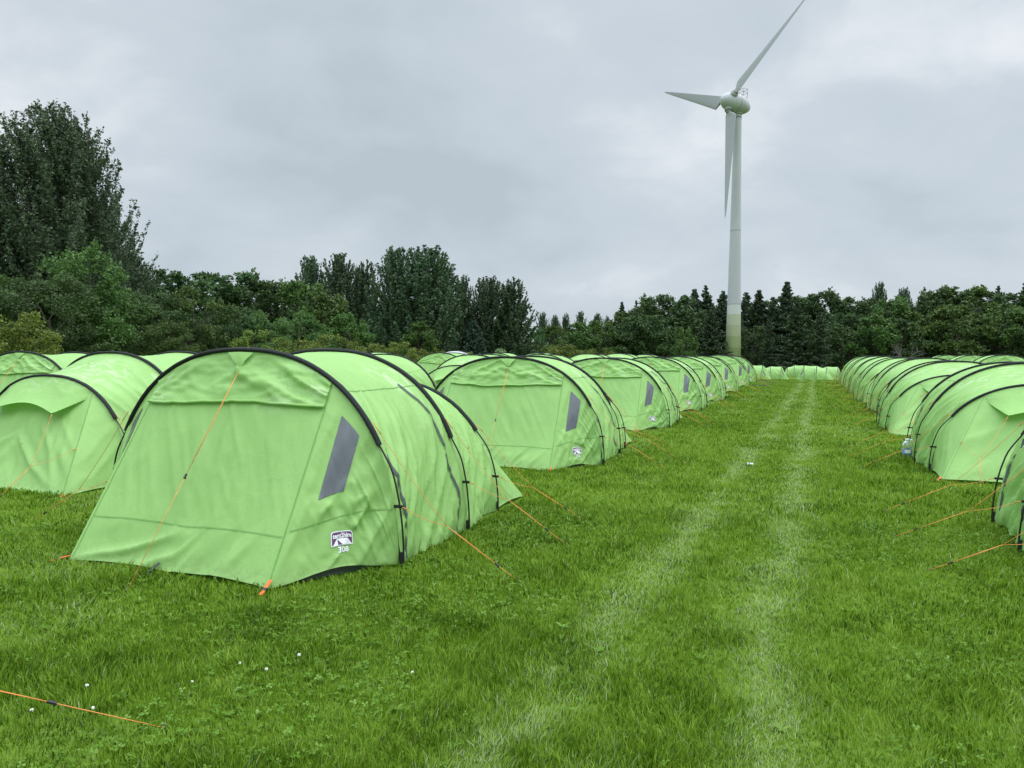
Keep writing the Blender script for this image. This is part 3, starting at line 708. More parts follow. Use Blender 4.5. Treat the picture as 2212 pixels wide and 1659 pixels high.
# ---------------------------------------------------------------- trees
def leaf_mat(name, c0, c1, trans=0.25, rough=0.55):
    m = mat(name, c0, rough, 0.25); k = NT(m)
    at_ = k.n('ShaderNodeAttribute', attribute_name='tone').outputs['Fac']
    oi = k.n('ShaderNodeObjectInfo').outputs['Random']
    col = k.ramp(at_, [(0.0, c0), (1.0, c1)])
    col = k.hsv(col, k.maprange(oi, 0, 1, 0.485, 0.515), 1.0, k.maprange(oi, 0, 1, 0.82, 1.18))
    k.l(col, k.p.inputs['Base Color']); k.translucent(col, trans); return m
ML_DARK = leaf_mat('poplar_leaves', (0.051, 0.096, 0.048), (0.136, 0.195, 0.099))
ML_MID = leaf_mat('broad_leaves', (0.048, 0.102, 0.022), (0.136, 0.216, 0.056))
ML_DEEP = leaf_mat('deep_leaves', (0.038, 0.083, 0.026), (0.104, 0.168, 0.054))
ML_YEL = leaf_mat('yellowish_leaves', (0.088, 0.136, 0.019), (0.216, 0.264, 0.051))
ML_PALE = leaf_mat('willow_leaves', (0.144, 0.208, 0.088), (0.288, 0.368, 0.176))
ML_CON = leaf_mat('conifer_needles', (0.048, 0.083, 0.045), (0.118, 0.166, 0.086), 0.12)
ML_BLUE = leaf_mat('blue_needles', (0.035, 0.070, 0.054), (0.088, 0.141, 0.109), 0.12)
MBARK = mat('bark', (0.075, 0.065, 0.052), 0.9, 0.1)
MBARKP = mat('pale_bark', (0.15, 0.145, 0.125), 0.9, 0.1)

def leaves(P, size, rng, tone, upb=0.5, droop=None):
    n = len(P); N = rng.normal(size=(n, 3)); N[:, 2] += upb; N /= np.linalg.norm(N, axis=1)[:, None]
    T = rng.normal(size=(n, 3)) if droop is None else droop+rng.normal(size=(n, 3))*0.35
    T -= N*(T*N).sum(1)[:, None]; T /= np.linalg.norm(T, axis=1)[:, None]+1e-9
    B = np.cross(N, T); s = (size*rng.uniform(0.6, 1.25, n))[:, None]
    V = np.stack([P-T*s, P+B*s*0.55, P+T*s, P-B*s*0.55], 1).reshape(-1, 3)
    return V, np.arange(4*n), np.arange(n)*4, np.repeat(np.clip(tone, 0, 1), 4)
def limb(mb, p0, p1, r0, r1, rng, n=6, bend=0.08):
    L = np.linalg.norm(p1-p0); t = np.linspace(0, 1, n)[:, None]
    pts = p0+(p1-p0)*t; w = rng.normal(size=(n, 3))*bend*L*0.25; w[0] = 0; w[-1] = 0
    pts = pts+w; mb.tube(pts, np.linspace(r0, r1, n), 6, cap=False); return pts
def tree_root(kind, trunk_mb, bark, crown):
    r = empty(kind, (0, 0, 0))
    if trunk_mb is not None: trunk_mb.build('trunk', bark, r)
    link_mesh('crown', crown, r); return r
def upright(seed, H, Wd, nb, nl, leaf, ml):
    rng = np.random.default_rng(seed); mb = MB(); Ps = []; To = []
    stems = []
    for s in range(4):
        a = rng.uniform(0, 6.28); o = np.array([math.cos(a), math.sin(a), 0])*Wd*rng.uniform(0.02, 0.16)
        top = o*2.6+np.array([0, 0, H*rng.uniform(0.86, 0.97)]); stems.append((o*0.6, top)); limb(mb, o*0.6, top, 0.016*H*(.55 if s else .8), 0.03, rng, 10, 0.03)
    for i in range(nb):
        st, tp = stems[rng.integers(4)]; a = rng.uniform(0, 6.28); out = np.array([math.cos(a), math.sin(a), 0])
        q = rng.uniform(0.10, 1.0); prof = ((1-q**2.7)**0.62+0.07 if nb > 300 else (1-q**3)**0.5+0.06)*(0.8+0.2*min(1, q/0.25))
        reach = Wd*prof*rng.uniform(0.06, 1.0)**0.42; zt = H*q*rng.uniform(0.94, 1.0); rise = min(zt*0.9, reach*rng.uniform(0.7, 1.5)+H*0.05)
        f = min(0.95, max(0.03, (zt-rise)/H)); p0 = st+(tp-st)*f; L = rise; t = np.linspace(0, 1, 12)[:, None]
        tip = out*reach+np.array([0, 0, zt]); C = p0+(tip-p0)*np.concatenate([t**0.8, t**0.8, 0.35*t+0.65*t**1.8], 1)
        L = np.linalg.norm(tip-p0)
        C[:, 2] = np.minimum(C[:, 2], H*(0.93+0.07*rng.uniform()))
        C += np.cumsum(rng.normal(size=C.shape)*0.02*L*0.35, axis=0)
        if i % 4 == 0: mb.tube(C, np.linspace(0.0045*H*(1-f*.6), 0.012, 12), 5, cap=False)
        n = int(nl/nb*rng.uniform(0.7, 1.3)*(0.45+0.85*reach/Wd)); tt = rng.uniform(0.12, 0.98, n)**0.8; idx = np.clip(tt*11, 0, 10.999); k0 = idx.astype(int); fr = (idx-k0)[:, None]
        base = C[k0]*(1-fr)+C[k0+1]*fr
        # short twigs along each branch carry the leaves in tufts
        nt_ = 26; tw = rng.uniform(size=nt_); twd = rng.normal(size=(nt_, 3))*np.array([1, 1, 0.5])+np.array([0, 0, 0.7]); twd /= np.linalg.norm(twd, axis=1)[:, None]
        near = np.abs(tt[:, None]-tw[None]).argmin(1); sp = (0.021 if nb > 300 else 0.025)*H*(1.1-(0.40 if nb > 300 else 0.6)*tt)
        P = base+twd[near]*(sp*rng.uniform(0, 1.25, n))[:, None]+rng.normal(size=(n, 3))*(sp*0.20)[:, None]
        Ps.append(P); To.append(rng.normal(0.42, 0.22, n)+rng.normal(0, .1))
    P = np.concatenate(Ps); V, l, s, t = leaves(P, leaf, rng, np.concatenate(To), 0.4)
    return tree_root('poplar_tree', mb, MBARK, bigmesh('crown', V, l, s, ml, t))
def broad(seed, H, Wd, lobes, nl, leaf, ml, low=0.12, kind='broadleaf_tree', point=0.0):
    rng = np.random.default_rng(seed); mb = MB(); Ps = []; To = []
    limb(mb, np.zeros(3), np.array([0, 0, H*0.55]), 0.022*H, 0.012*H, rng, 8, 0.03)
    for i in range(lobes):
        z = rng.uniform(low, 0.93); prof = (math.sin(math.pi*min(1, (z-low+0.12)/(1.12-low)))**0.6)*(1-point*z)
        a = rng.uniform(0, 6.28); rad = Wd*prof*math.sqrt(rng.uniform(0.25, 1.0))*rng.uniform(.85, 1.08)
        c = np.array([rad*math.cos(a), rad*math.sin(a), z*H]); r = Wd*rng.uniform(0.16, 0.32)*(1-0.35*z)
        if i % 3 == 0: limb(mb, np.array([0, 0, min(H*0.5, c[2]*0.6)]), c, 0.007*H, 0.02, rng, 6, 0.12)
        n = int(nl/lobes*rng.uniform(0.7, 1.3)*(r/(Wd*0.24))**1.5)
        # leafy sprays: twigs radiating from the lobe with tufts of leaves at their ends
        nt_ = 30; d = rng.normal(size=(nt_, 3)); d[:, 2] = d[:, 2]*0.8+0.25; d /= np.linalg.norm(d, axis=1)[:, None]
        wl = rng.uniform(0.65, 1.3, nt_); k_ = rng.integers(0, nt_, n); q = rng.uniform(0.35, 1.0, n)**0.6
        P = c+d[k_]*(r*wl[k_]*q)[:, None]*np.array([1, 1, .85])+rng.normal(size=(n, 3))*r*0.13
        Ps.append(P); To.append(rng.normal(0.42, 0.2, n)+rng.normal(0, .13))
    P = np.concatenate(Ps); keep = P[:, 2] > 0.02*H; P = P[keep]
    V, l, s, t = leaves(P, leaf, rng, np.concatenate(To)[keep], 0.7)
    return tree_root(kind, mb, MBARK, bigmesh('crown', V, l, s, ml, t))
def spruce(seed, H, Wd, nl, leaf, ml, kind='spruce_tree', ragged=0.3):
    rng = np.random.default_rng(seed); mb = MB(); Ps = []; Ds = []; To = []
    mb.tube(np.array([[0, 0, z] for z in np.linspace(0, H, 12)])+rng.normal(size=(12, 3))*np.array([.03, .03, 0]), np.linspace(0.016*H, 0.01, 12), 7, cap=False)
    z = 0.03*H; br = []
    while z < H*0.985:
        f = z/H
        for j in range(rng.integers(5, 9)):
            br.append((z+rng.uniform(-.1, .1), rng.uniform(0, 6.28), Wd*((1-f)**0.78*0.97+0.03)*rng.uniform(1-ragged*1.4, 1.08), f))
        z += H*0.030*(1.15-0.6*f)
    tot = sum(b[2] for b in br)
    for z, a, L, f in br:
        out = np.array([math.cos(a), math.sin(a), 0]); t = np.linspace(0, 1, 8)[:, None]
        C = np.array([0, 0, z])+out*L*t+np.array([0, 0, 1.0])*L*(0.42*f*t-0.28*t+0.24*t**2.2)
        if rng.uniform() < 0.35: mb.tube(C, np.linspace(0.010*L+.012, 0.008, 8), 4, cap=False)
        n = max(3, int(nl*L/tot)); tt = rng.uniform(0.08, 1.0, n)**0.75; idx = np.clip(tt*7, 0, 6.99); k0 = idx.astype(int); fr = (idx-k0)[:, None]
        sd_ = np.array([-out[1], out[0], 0]); wdt = L*0.24*(1.15-tt)+0.05
        P = C[k0]*(1-fr)+C[k0+1]*fr+sd_*(rng.uniform(-1, 1, n)*wdt)[:, None]+np.array([0, 0, -1.0])*(rng.uniform(0, 1, n)*(0.05*L+0.12))[:, None]
        Ps.append(P); Ds.append(np.tile(out*0.7+np.array([0, 0, -0.45]), (n, 1))+sd_*rng.uniform(-.7, .7, n)[:, None]); To.append(rng.normal(0.4, 0.2, n)+rng.normal(0, .1)+0.25*(tt-.5))
    V, l, s, t = leaves(np.concatenate(Ps), leaf, rng, np.concatenate(To), 1.0, np.concatenate(Ds))
    return tree_root(kind, mb, MBARK, bigmesh('crown', V, l, s, ml, t))
def bare(seed, H):
    rng = np.random.default_rng(seed); mb = MB()
    def rec(p, d, L, r, dep):
        q = p+d*L; limb(mb, p, q, r, r*0.6, rng, 5, 0.15)
        if dep == 0: return
        for _ in range(3 if dep > 1 else 4):
            nd = d+rng.normal(size=3)*0.55+np.array([0, 0, .15]); nd /= np.linalg.norm(nd); rec(q, nd, L*rng.uniform(.6, .85), r*0.55, dep-1)
    for _ in range(3):
        d = rng.normal(size=3)*0.35+np.array([0, 0, 1.0]); d /= np.linalg.norm(d); rec(np.zeros(3), d, H*0.33, H*0.016, 3)
    r = empty('bare_tree', (0, 0, 0)); mb.build('trunk', MBARKP, r); return r

# kinds, each built once at a nominal size: (builder, nominal height)
KINDS = {
 'big':  [lambda: upright(1, 22, 8.2, 760, 180000, 0.13, ML_DARK)],
 'up':   [lambda: upright(2, 20, 6.0, 300, 56000, 0.20, ML_DARK), lambda: upright(3, 20, 4.8, 230, 44000, 0.20, ML_DARK), lambda: upright(4, 20, 5.4, 260, 48000, 0.20, ML_DARK)],
 'mid':  [lambda: broad(11, 10, 4.6, 60, 26000, 0.125, ML_MID, point=.35), lambda: broad(12, 10, 4.8, 56, 26000, 0.125, ML_MID), lambda: broad(13, 10, 5.0, 64, 26000, 0.125, ML_DEEP)],
 'deep': [lambda: broad(21, 14, 6.2, 60, 17000, 0.27, ML_DEEP, .05), lambda: broad(22, 14, 5.6, 54, 16000, 0.27, ML_DEEP, .05)],
 'olive': [lambda: broad(25, 14, 6.0, 60, 16000, 0.27, ML_MID, .05), lambda: broad(26, 14, 5.4, 54, 16000, 0.27, ML_MID, .05, point=.2)],
 'yel':  [lambda: broad(31, 6, 4.2, 46, 15000, 0.12, ML_YEL, 0.04, 'shrub'), lambda: broad(32, 6, 4.0, 40, 15000, 0.12, ML_YEL, 0.04, 'shrub')],
 'pale': [lambda: broad(35, 4, 2.0, 30, 6000, 0.10, ML_PALE, 0.04, 'shrub', point=.5)],
 'spr':  [lambda: spruce(41, 16, 4.6, 17000, 0.24, ML_CON, ragged=.45), lambda: spruce(42, 16, 4.2, 16000, 0.24, ML_CON, ragged=.6), lambda: spruce(43, 16, 5.6, 19000, 0.24, ML_CON, ragged=.55)],
 'blue': [lambda: spruce(45, 10, 4.2, 14000, 0.20, ML_BLUE, ragged=.4)],
 'bare': [lambda: bare(51, 6)],
}
NOM = dict(big=22, up=20, mid=10, deep=14, olive=14, yel=6, pale=4, spr=16, blue=10, bare=6)
WORD = dict(big='tall feathery dark poplar', up='dark upright poplar', mid='leafy mid green broadleaf tree', deep='dark rounded broadleaf tree', olive='olive green broadleaf tree',
            yel='yellowish green shrub', pale='pale silvery willow shrub', spr='dark pointed spruce', blue='bluish green conifer', bare='bare pale-limbed dead tree')
GRP = dict(big='tall poplars on the far left', up='poplars along the treeline', mid='broadleaf trees behind the left tents', deep='dark broadleaf trees along the treeline', olive='olive broadleaf trees along the treeline',
           yel='shrubs at the foot of the trees', spr='spruces along the treeline')
# kind, column in the photo, row of the top, distance, width factor
TREES = [
 ('big', 112, 208, 66, 1.0), ('big', -105, 185, 64, 1.0), ('big', 212, 402, 75, .85), ('up', 292, 545, 78, 1.0), ('up', 318, 585, 80, .6),
 ('mid', 178, 525, 50, .95), ('mid', 108, 590, 47, 1.15), ('mid', 20, 588, 48, 1.2), ('mid', -75, 570, 47, 1.2), ('mid', 236, 612, 52, 1.1), ('mid', 318, 622, 56, 1.1), ('mid', 418, 612, 58, 1.1), ('mid', 500, 655, 60, 1.2), ('mid', 575, 672, 60, 1.2), ('mid', 360, 690, 52, 1.4), ('mid', 648, 668, 66, 1.1),
 ('deep', 385, 578, 82, 1.05), ('deep', 448, 572, 86, 1.1), ('deep', 508, 578, 88, 1.0), ('deep', 560, 590, 86, 1.0), ('deep', 605, 602, 90, .9), ('olive', 664, 604, 84, .95), ('olive', 712, 626, 82, .95), ('olive', 755, 672, 78, .9),
 ('yel', 16, 655, 40, 1.0), ('yel', 560, 712, 56, 1.0), ('yel', 640, 720, 58, 1.1), ('yel', 720, 722, 60, 1.1), ('yel', 790, 735, 60, 1.2), ('yel', 868, 738, 60, 1.1), ('yel', 925, 745, 62, 1.1), ('yel', 1010, 760, 72, 1.1),
 ('up', 672, 545, 126, .8), ('up', 732, 538, 124, .9), ('up', 790, 552, 122, .8), ('up', 852, 526, 116, 1.0), ('up', 918, 523, 115, 1.25), ('up', 968, 570, 120, .8), ('up', 1000, 588, 124, .7), ('up', 1052, 590, 122, .95), ('up', 1108, 591, 120, 1.1),
 ('blue', 1022, 690, 104, 1.0), ('pale', 1078, 752, 78, 1.0), ('olive', 905, 690, 108, 1.0), ('deep', 1090, 700, 128, 1.0), ('deep', 1150, 705, 140, 1.0),
 ('up', 1172, 670, 178, .6), ('up', 1198, 676, 180, .5), ('up', 1222, 670, 178, .55), ('up', 1254, 668, 176, .6), ('up', 1290, 672, 182, .6), ('up', 1312, 676, 180, .5),
 ('spr', 1342, 650, 190, .7), ('spr', 1373, 647, 190, .7), ('spr', 1398, 648, 190, .65), ('spr', 1498, 622, 186, 1.0), ('spr', 1522, 614, 186, 1.0), ('spr', 1560, 626, 184, 1.0), ('spr', 1610, 630, 186, .9), ('spr', 1637, 624, 186, 1.0), ('spr', 1697, 606, 182, 1.0),
 ('deep', 1428, 634, 178, 1.25), ('deep', 1462, 634, 178, .9), ('deep', 1735, 628, 184, 1.0), ('deep', 1770, 622, 184, .9), ('deep', 1812, 634, 184, 1.0), ('deep', 1850, 640, 184, .9), ('spr', 1668, 640, 184, .9),
 ('up', 1897, 603, 196, .5), ('up', 1948, 615, 194, .5), ('olive', 1918, 640, 182, 1.0), ('deep', 1985, 624, 184, 1.0), ('deep', 2030, 620, 184, 1.0), ('olive', 2082, 611, 182, 1.1), ('deep', 2122, 618, 184, .9), ('spr', 2152, 615, 186, .8), ('deep', 2185, 622, 184, 1.0), ('spr', 2214, 606, 186, .9), ('deep', 2245, 610, 184, 1.0),
 ('olive', 1200, 700, 150, .9), ('olive', 1250, 692, 156, 1.0), ('olive', 1300, 690, 158, 1.0), ('deep', 1352, 676, 160, 1.1), ('deep', 1400, 672, 160, 1.1), ('olive', 1478, 705, 150, .75), ('spr', 1535, 668, 168, 1.2), ('spr', 1592, 672, 176, 1.1), ('spr', 1720, 652, 160, 1.35), ('spr', 1770, 672, 158, 1.0),
 ('deep', 1835, 672, 162, 1.1), ('olive', 1890, 676, 158, 1.1), ('deep', 1945, 682, 158, 1.0), ('olive', 2000, 668, 160, 1.2), ('olive', 2062, 656, 158, 1.2), ('spr', 2110, 662, 162, 1.1), ('olive', 2160, 660, 158, 1.2), ('deep', 2215, 668, 156, 1.2),
 ('deep', 1482, 652, 190, .9), ('deep', 1512, 648, 192, .9), ('deep', 1542, 646, 190, .9), ('deep', 1578, 648, 192, .9), ('deep', 1622, 648, 190, .9), ('deep', 1652, 642, 190, .9), ('deep', 1712, 634, 190, 1.0), ('olive', 1345, 668, 186, .9), ('deep', 1388, 662, 186, .9), ('deep', 1890, 640, 188, 1.0), ('deep', 1936, 640, 188, .9), ('deep', 2055, 622, 188, 1.0),
 ('bare', 1952, 724, 140, 1.0), ('yel', 1160, 740, 128, 1.2), ('yel', 1225, 745, 132, 1.2), ('yel', 1300, 748, 138, 1.0), ('spr', 1660, 690, 166, 1.0), ('deep', 1630, 700, 172, .9), ('deep', 1440, 700, 164, 1.0),
]
PROT = {}; USED = {}
PLACES = {}
for kd, px, top, dep, wf in sorted(TREES, key=lambda t: t[1]):
    PLACES.setdefault(kd, []).append((kd, px, top, dep, wf))
for kd, rows in PLACES.items():
    PROT[kd] = [f() for f in KINDS[kd]]; fresh = list(PROT[kd]); rng = random.Random(len(rows))
    for i, (kd, px, top, dep, wf) in enumerate(rows):
        vi = i % len(PROT[kd]); o = PROT[kd][vi]
        if o in fresh: fresh.remove(o)
        else: o = dup(o)
        p = at(px, dep); h = (760-0.008*(1106-px)-top)/1661*dep+1.8-p[2]; s = h/NOM[kd]
        o.location = (p[0], p[1], p[2]-0.05); o.rotation_euler = (0, 0, rng.uniform(0, 6.28)); o.scale = (s*wf if kd not in ('big',) else s*wf,)*2+(s,)
        if kd in ('spr', 'deep', 'olive', 'up', 'mid', 'yel', 'big'):
            where = 'beside the turbine tower' if 1540 < px < 1640 else ('on the treeline' if dep > 100 else 'behind the left tents')
            if len(rows) <= 20: lab = '%s, %s from the left %s of its kind' % (WORD[kd], ORD[i], where)
            else: lab = '%s, %s from the left %s' % (WORD[kd], ORD[i] if i < 20 else ORD[len(rows)-1-i]+' before the last', where)
            tag(o, lab, 'shrub' if kd == 'yel' else 'tree', GRP[kd])
        else:
            tag(o, {'blue': 'bluish green conifer at the foot of the central poplars', 'pale': 'pale silvery willow shrub in front of the conifer, behind tent roofs', 'bare': 'bare pale-limbed dead tree before the dark wood on the right'}[kd], 'shrub' if kd == 'pale' else 'tree')
# the wood closing the view behind the trees one can tell apart
def wood():
    rng = np.random.default_rng(77); P = []
    for px in range(-420, 2520, 9):
        dep = 214+rng.uniform(-6, 14) if px > 1000 else (90+rng.uniform(0, 14) if px < 640 else 140+rng.uniform(0, 12))
        c = at(px, dep); hh = dep*rng.uniform(.030, .052) if px > 640 else dep*rng.uniform(.06, .09); n = 170
        q = rng.uniform(size=n); P.append(np.c_[c[0]+rng.normal(size=n)*dep*.010, c[1]+rng.normal(size=n)*dep*0.01, c[2]+hh*q**0.8])
    P = np.concatenate(P); V, l, s, t = leaves(P, 0.42, rng, rng.normal(0.35, .2, len(P)), 0.6)
    o = link_mesh('woodland', bigmesh('woodland', V, l, s, ML_DEEP, t)); tag(o, 'dark depths of the wood behind the trees', 'wood', kind='stuff')
wood()

# ---------------------------------------------------------------- small things on the grass
def bottle():
    r = empty('water_bottle', (1.66, 15.22, 0))
    tag(r, 'clear plastic five litre water bottle standing in the grass by the right tent', 'bottle')
    m = mat('clear_plastic', (0.80, 0.90, 0.92), 0.08, 0.5); p = m.node_tree.nodes['Principled BSDF']; p.inputs['Transmission Weight'].default_value = 0.9; p.inputs['IOR'].default_value = 1.2
    prof = [(0.0, .0), (.078, .0), (.085, .012), (.083, .05), (.085, .055), (.085, .135), (.082, .14), (.082, .165), (.085, .17), (.082, .19), (.074, .225), (.058, .252), (.038, .272), (.030, .278), (.030, .29)]
    def rev(pf, n=28): return np.array([[[q*math.cos(a), q*math.sin(a), z] for a in np.linspace(0, 2*math.pi, n, endpoint=False)] for q, z in pf])
    mb = MB(); mb.grid(rev(prof), 0, True, True); mb.build('body', m, r)
    lm = mat('blue_label', (0.10, 0.30, 0.62), 0.4, 0.3); lw = mat('white_label', (0.75, 0.72, 0.74), 0.4, 0.3)
    mb = MB(); G = rev([(.0865, .056), (.0865, .132)], 36); G = np.concatenate([G, G[:, :1]], 1); mb.grid(G)
    lb = mb.build('label', lm, r)
    mb = MB(); A = np.linspace(-2.1, -1.0, 8); mb.grid(np.array([[[.0875*math.cos(a), .0875*math.sin(a), z] for a in A] for z in (.066, .095, .122)])); mb.build('label_panel', lw, lb)
    mb = MB(); mb.grid(rev([(0, .312), (.034, .312), (.036, .306), (.036, .285), (.030, .283)], 20), 0, True, True)
    mb.build('cap', MWHT, r)
    mb = MB(); mb.tube([(.03, 0, .28), (.07, 0, .300), (.085, 0, .285), (.078, 0, .262)], 0.010, 8); mb.build('handle', MWHT, r)
bottle()
def crumple(name, loc, size, m, seed, label, cat):
    rng = np.random.default_rng(seed); n = 7; U, V = np.meshgrid(np.linspace(-1, 1, n), np.linspace(-1, 1, n), indexing='ij')
    P = np.stack([U, V*0.7, 0.35+0.45*rng.uniform(-1, 1, (n, n))], -1)*size; mb = MB(); mb.grid(P, 0, False)
    o = mb.build(name, m); o.location = loc; tag(o, label, cat)
crumple('litter', (-0.84, 12.75, 0.03), 0.045, MWHT, 4, 'small crumpled white paper lying on the grass between the wheel tracks', 'litter')
def mat_(loc, d, rz, label):
    mb = MB(); mb.box((0, 0, 0.03), (d[0], d[1], 0.05)); mb.box((d[0]*.1, 0, 0.065), (d[0]*0.5, d[1]*.8, 0.02))
    o = mb.build('folded_groundsheet', MGS); o.location = loc; o.rotation_euler = (0, 0, rz); tag(o, label, 'groundsheet')
mat_((-2.55, 50.6, float(gz(-2.55, 50.6))), (1.0, 0.5, 0), 0.1, 'dark folded sheet beside the last tent of the left aisle row')
mat_((-2.45, 44.4, 0), (0.9, 0.35, 0), -0.1, 'dark folded sheet on the grass by the second last left tent')
def dome():
    p = at(985, 60); r = empty('dome_tent', p); tag(r, 'grey and white dome tent far behind the green tents, before the shrubs', 'tent')
    g1 = fabric('grey_dome_cloth', (0.26, 0.25, 0.255), 0.15, False); g2 = fabric('white_dome_cloth', (0.62, 0.62, 0.64), 0.25, False)
    for nm, m, a0, a1, sc in (('flysheet', g1, 0, 2*math.pi, 1.0), ('roof_vent', g2, -2.6, -0.4, 1.004)):
        A = np.linspace(a0, a1, 40); E_ = np.linspace(0.0 if nm == 'flysheet' else 0.9, math.pi/2, 14)
        P = np.array([[[1.9*math.cos(e)**0.8*math.cos(a)*(1+.03*math.cos(4*a)), 1.9*math.cos(e)**0.8*math.sin(a)*(1+.03*math.cos(4*a)), 2.02*math.sin(e)] for a in A] for e in E_])*sc
        mb = MB(); mb.grid(P); mb.build(nm, m, r)
dome()
MCLF = mat('clover_white', (0.80, 0.78, 0.74), 0.7, 0.2); MSTEM = mat('stem_green', (0.09, 0.17, 0.03), 0.7, 0.2)
def flower(seed):
    rng = np.random.default_rng(seed); r = empty('clover_flower', (0, 0, 0))
    mb = MB(); mb.tube([(0, 0, 0), (.004, 0, .035), (.002, 0.003, .068)], 0.0013, 5); mb.build('stem', MSTEM, r)
    mb = MB()
    for i in range(34):
        z = rng.uniform(-.5, 1); a = rng.uniform(0, 6.28); q = math.sqrt(1-z*z); d = np.array([q*math.cos(a), q*math.sin(a), z])
        c = np.array([.002, .003, .072]); mb.tube([c+d*.003, c+d*.008, c+d*.0125], [.0012, .0026, .0008], 5)
    mb.build('flower_head', MCLF, r); return r
FL = [(-3.48, 2.57, 'white clover flower at the left edge, below the orange rope'), (-3.22, 2.70, 'white clover flower just under the orange rope slider'), (-3.46, 2.88, 'white clover flower above the orange rope slider'),
      (-2.93, 3.41, 'white clover flower in the grass beyond the end of the orange rope'), (-2.73, 3.39, 'small white clover flower farther along past the orange rope peg'), (-1.98, 3.66, 'lone white clover flower nearest the wheel track'), (-2.68, 3.61, 'white clover flower highest up the lawn, before tent 308'), (-3.0, 3.12, 'white clover flower between the rope and the clover patch')]
f0 = flower(3)
for i, (x, y, lab) in enumerate(FL):
    o = f0 if i == 0 else dup(f0); o.location = (x, y, 0); o.rotation_euler = (0.15*math.sin(i*2.1), 0.2*math.cos(i*1.7), i*1.3); o.scale = (0.72+.12*math.sin(i*3.3),)*3; tag(o, lab, 'flower', 'clover flowers in the lawn')

# ---------------------------------------------------------------- grass and clover
def inside_tents(x, y, m=0.0):
    r = np.zeros(len(x), bool)
    for cx, cy, rz in FOOT:
        c, s = math.cos(-rz), math.sin(-rz); dx, dy = x-cx, y-cy; lx = dx*c-dy*s; ly = dx*s+dy*c
        wx = np.where(ly < 0, 1.6+0.59*ly, 1.58)-m
        r |= (np.abs(lx) < wx) & (ly > -FE+m+0.02) & (ly < Y2+RE-m-0.04)
    return r
def tracks(x, y):
    xl = np.interp(y, [2, 3.5, 4.5, 9.7, 23, 37, 60], [-1.25, -1.17, -1.15, -0.96, -0.8, -0.55, -0.35])+0.22*(vnoise(y*0.8, 0*y, 3)-.5)
    xr = np.interp(y, [2, 4.9, 10, 17, 37, 60], [-0.16, -0.19, -0.20, -0.08, 0.15, 0.35])+0.22*(vnoise(y*0.8, 0*y, 4)-.5)
    w = 0.13+0.11*vnoise(y*1.1, 0*y, 8)
    a = np.exp(-((x-xl)/w)**2)*sstep(.18, .50, vnoise(x*2.2, y*0.9, 6)*.55+vnoise(x*6, y*3.5, 7)*.45)
    b = np.exp(-((x-xr)/w)**2)*sstep(.18, .50, vnoise(x*2.2, y*0.9, 16)*.55+vnoise(x*6, y*3.5, 17)*.45)
    extra = 0.35*sstep(.60, .78, fbm(x*0.9, y*0.45, 61))
    return np.clip(np.maximum(np.maximum(a, b), extra), 0, 1)
MG = mat('grass_blades', (0.08, 0.17, 0.02), 0.5, 0.14); k = NT(MG)
ta = k.n('ShaderNodeAttribute', attribute_name='tone').outputs['Fac']
gc = k.ramp(ta, [(0.0, (0.034, 0.082, 0.004)), (0.35, (0.130, 0.245, 0.012)), (0.65, (0.240, 0.382, 0.036)), (0.76, (0.250, 0.350, 0.060)), (0.82, (0.252, 0.338, 0.140)), (1.0, (0.46, 0.50, 0.26))])
k.l(gc, k.p.inputs['Base Color']); k.translucent(gc, 0.35)
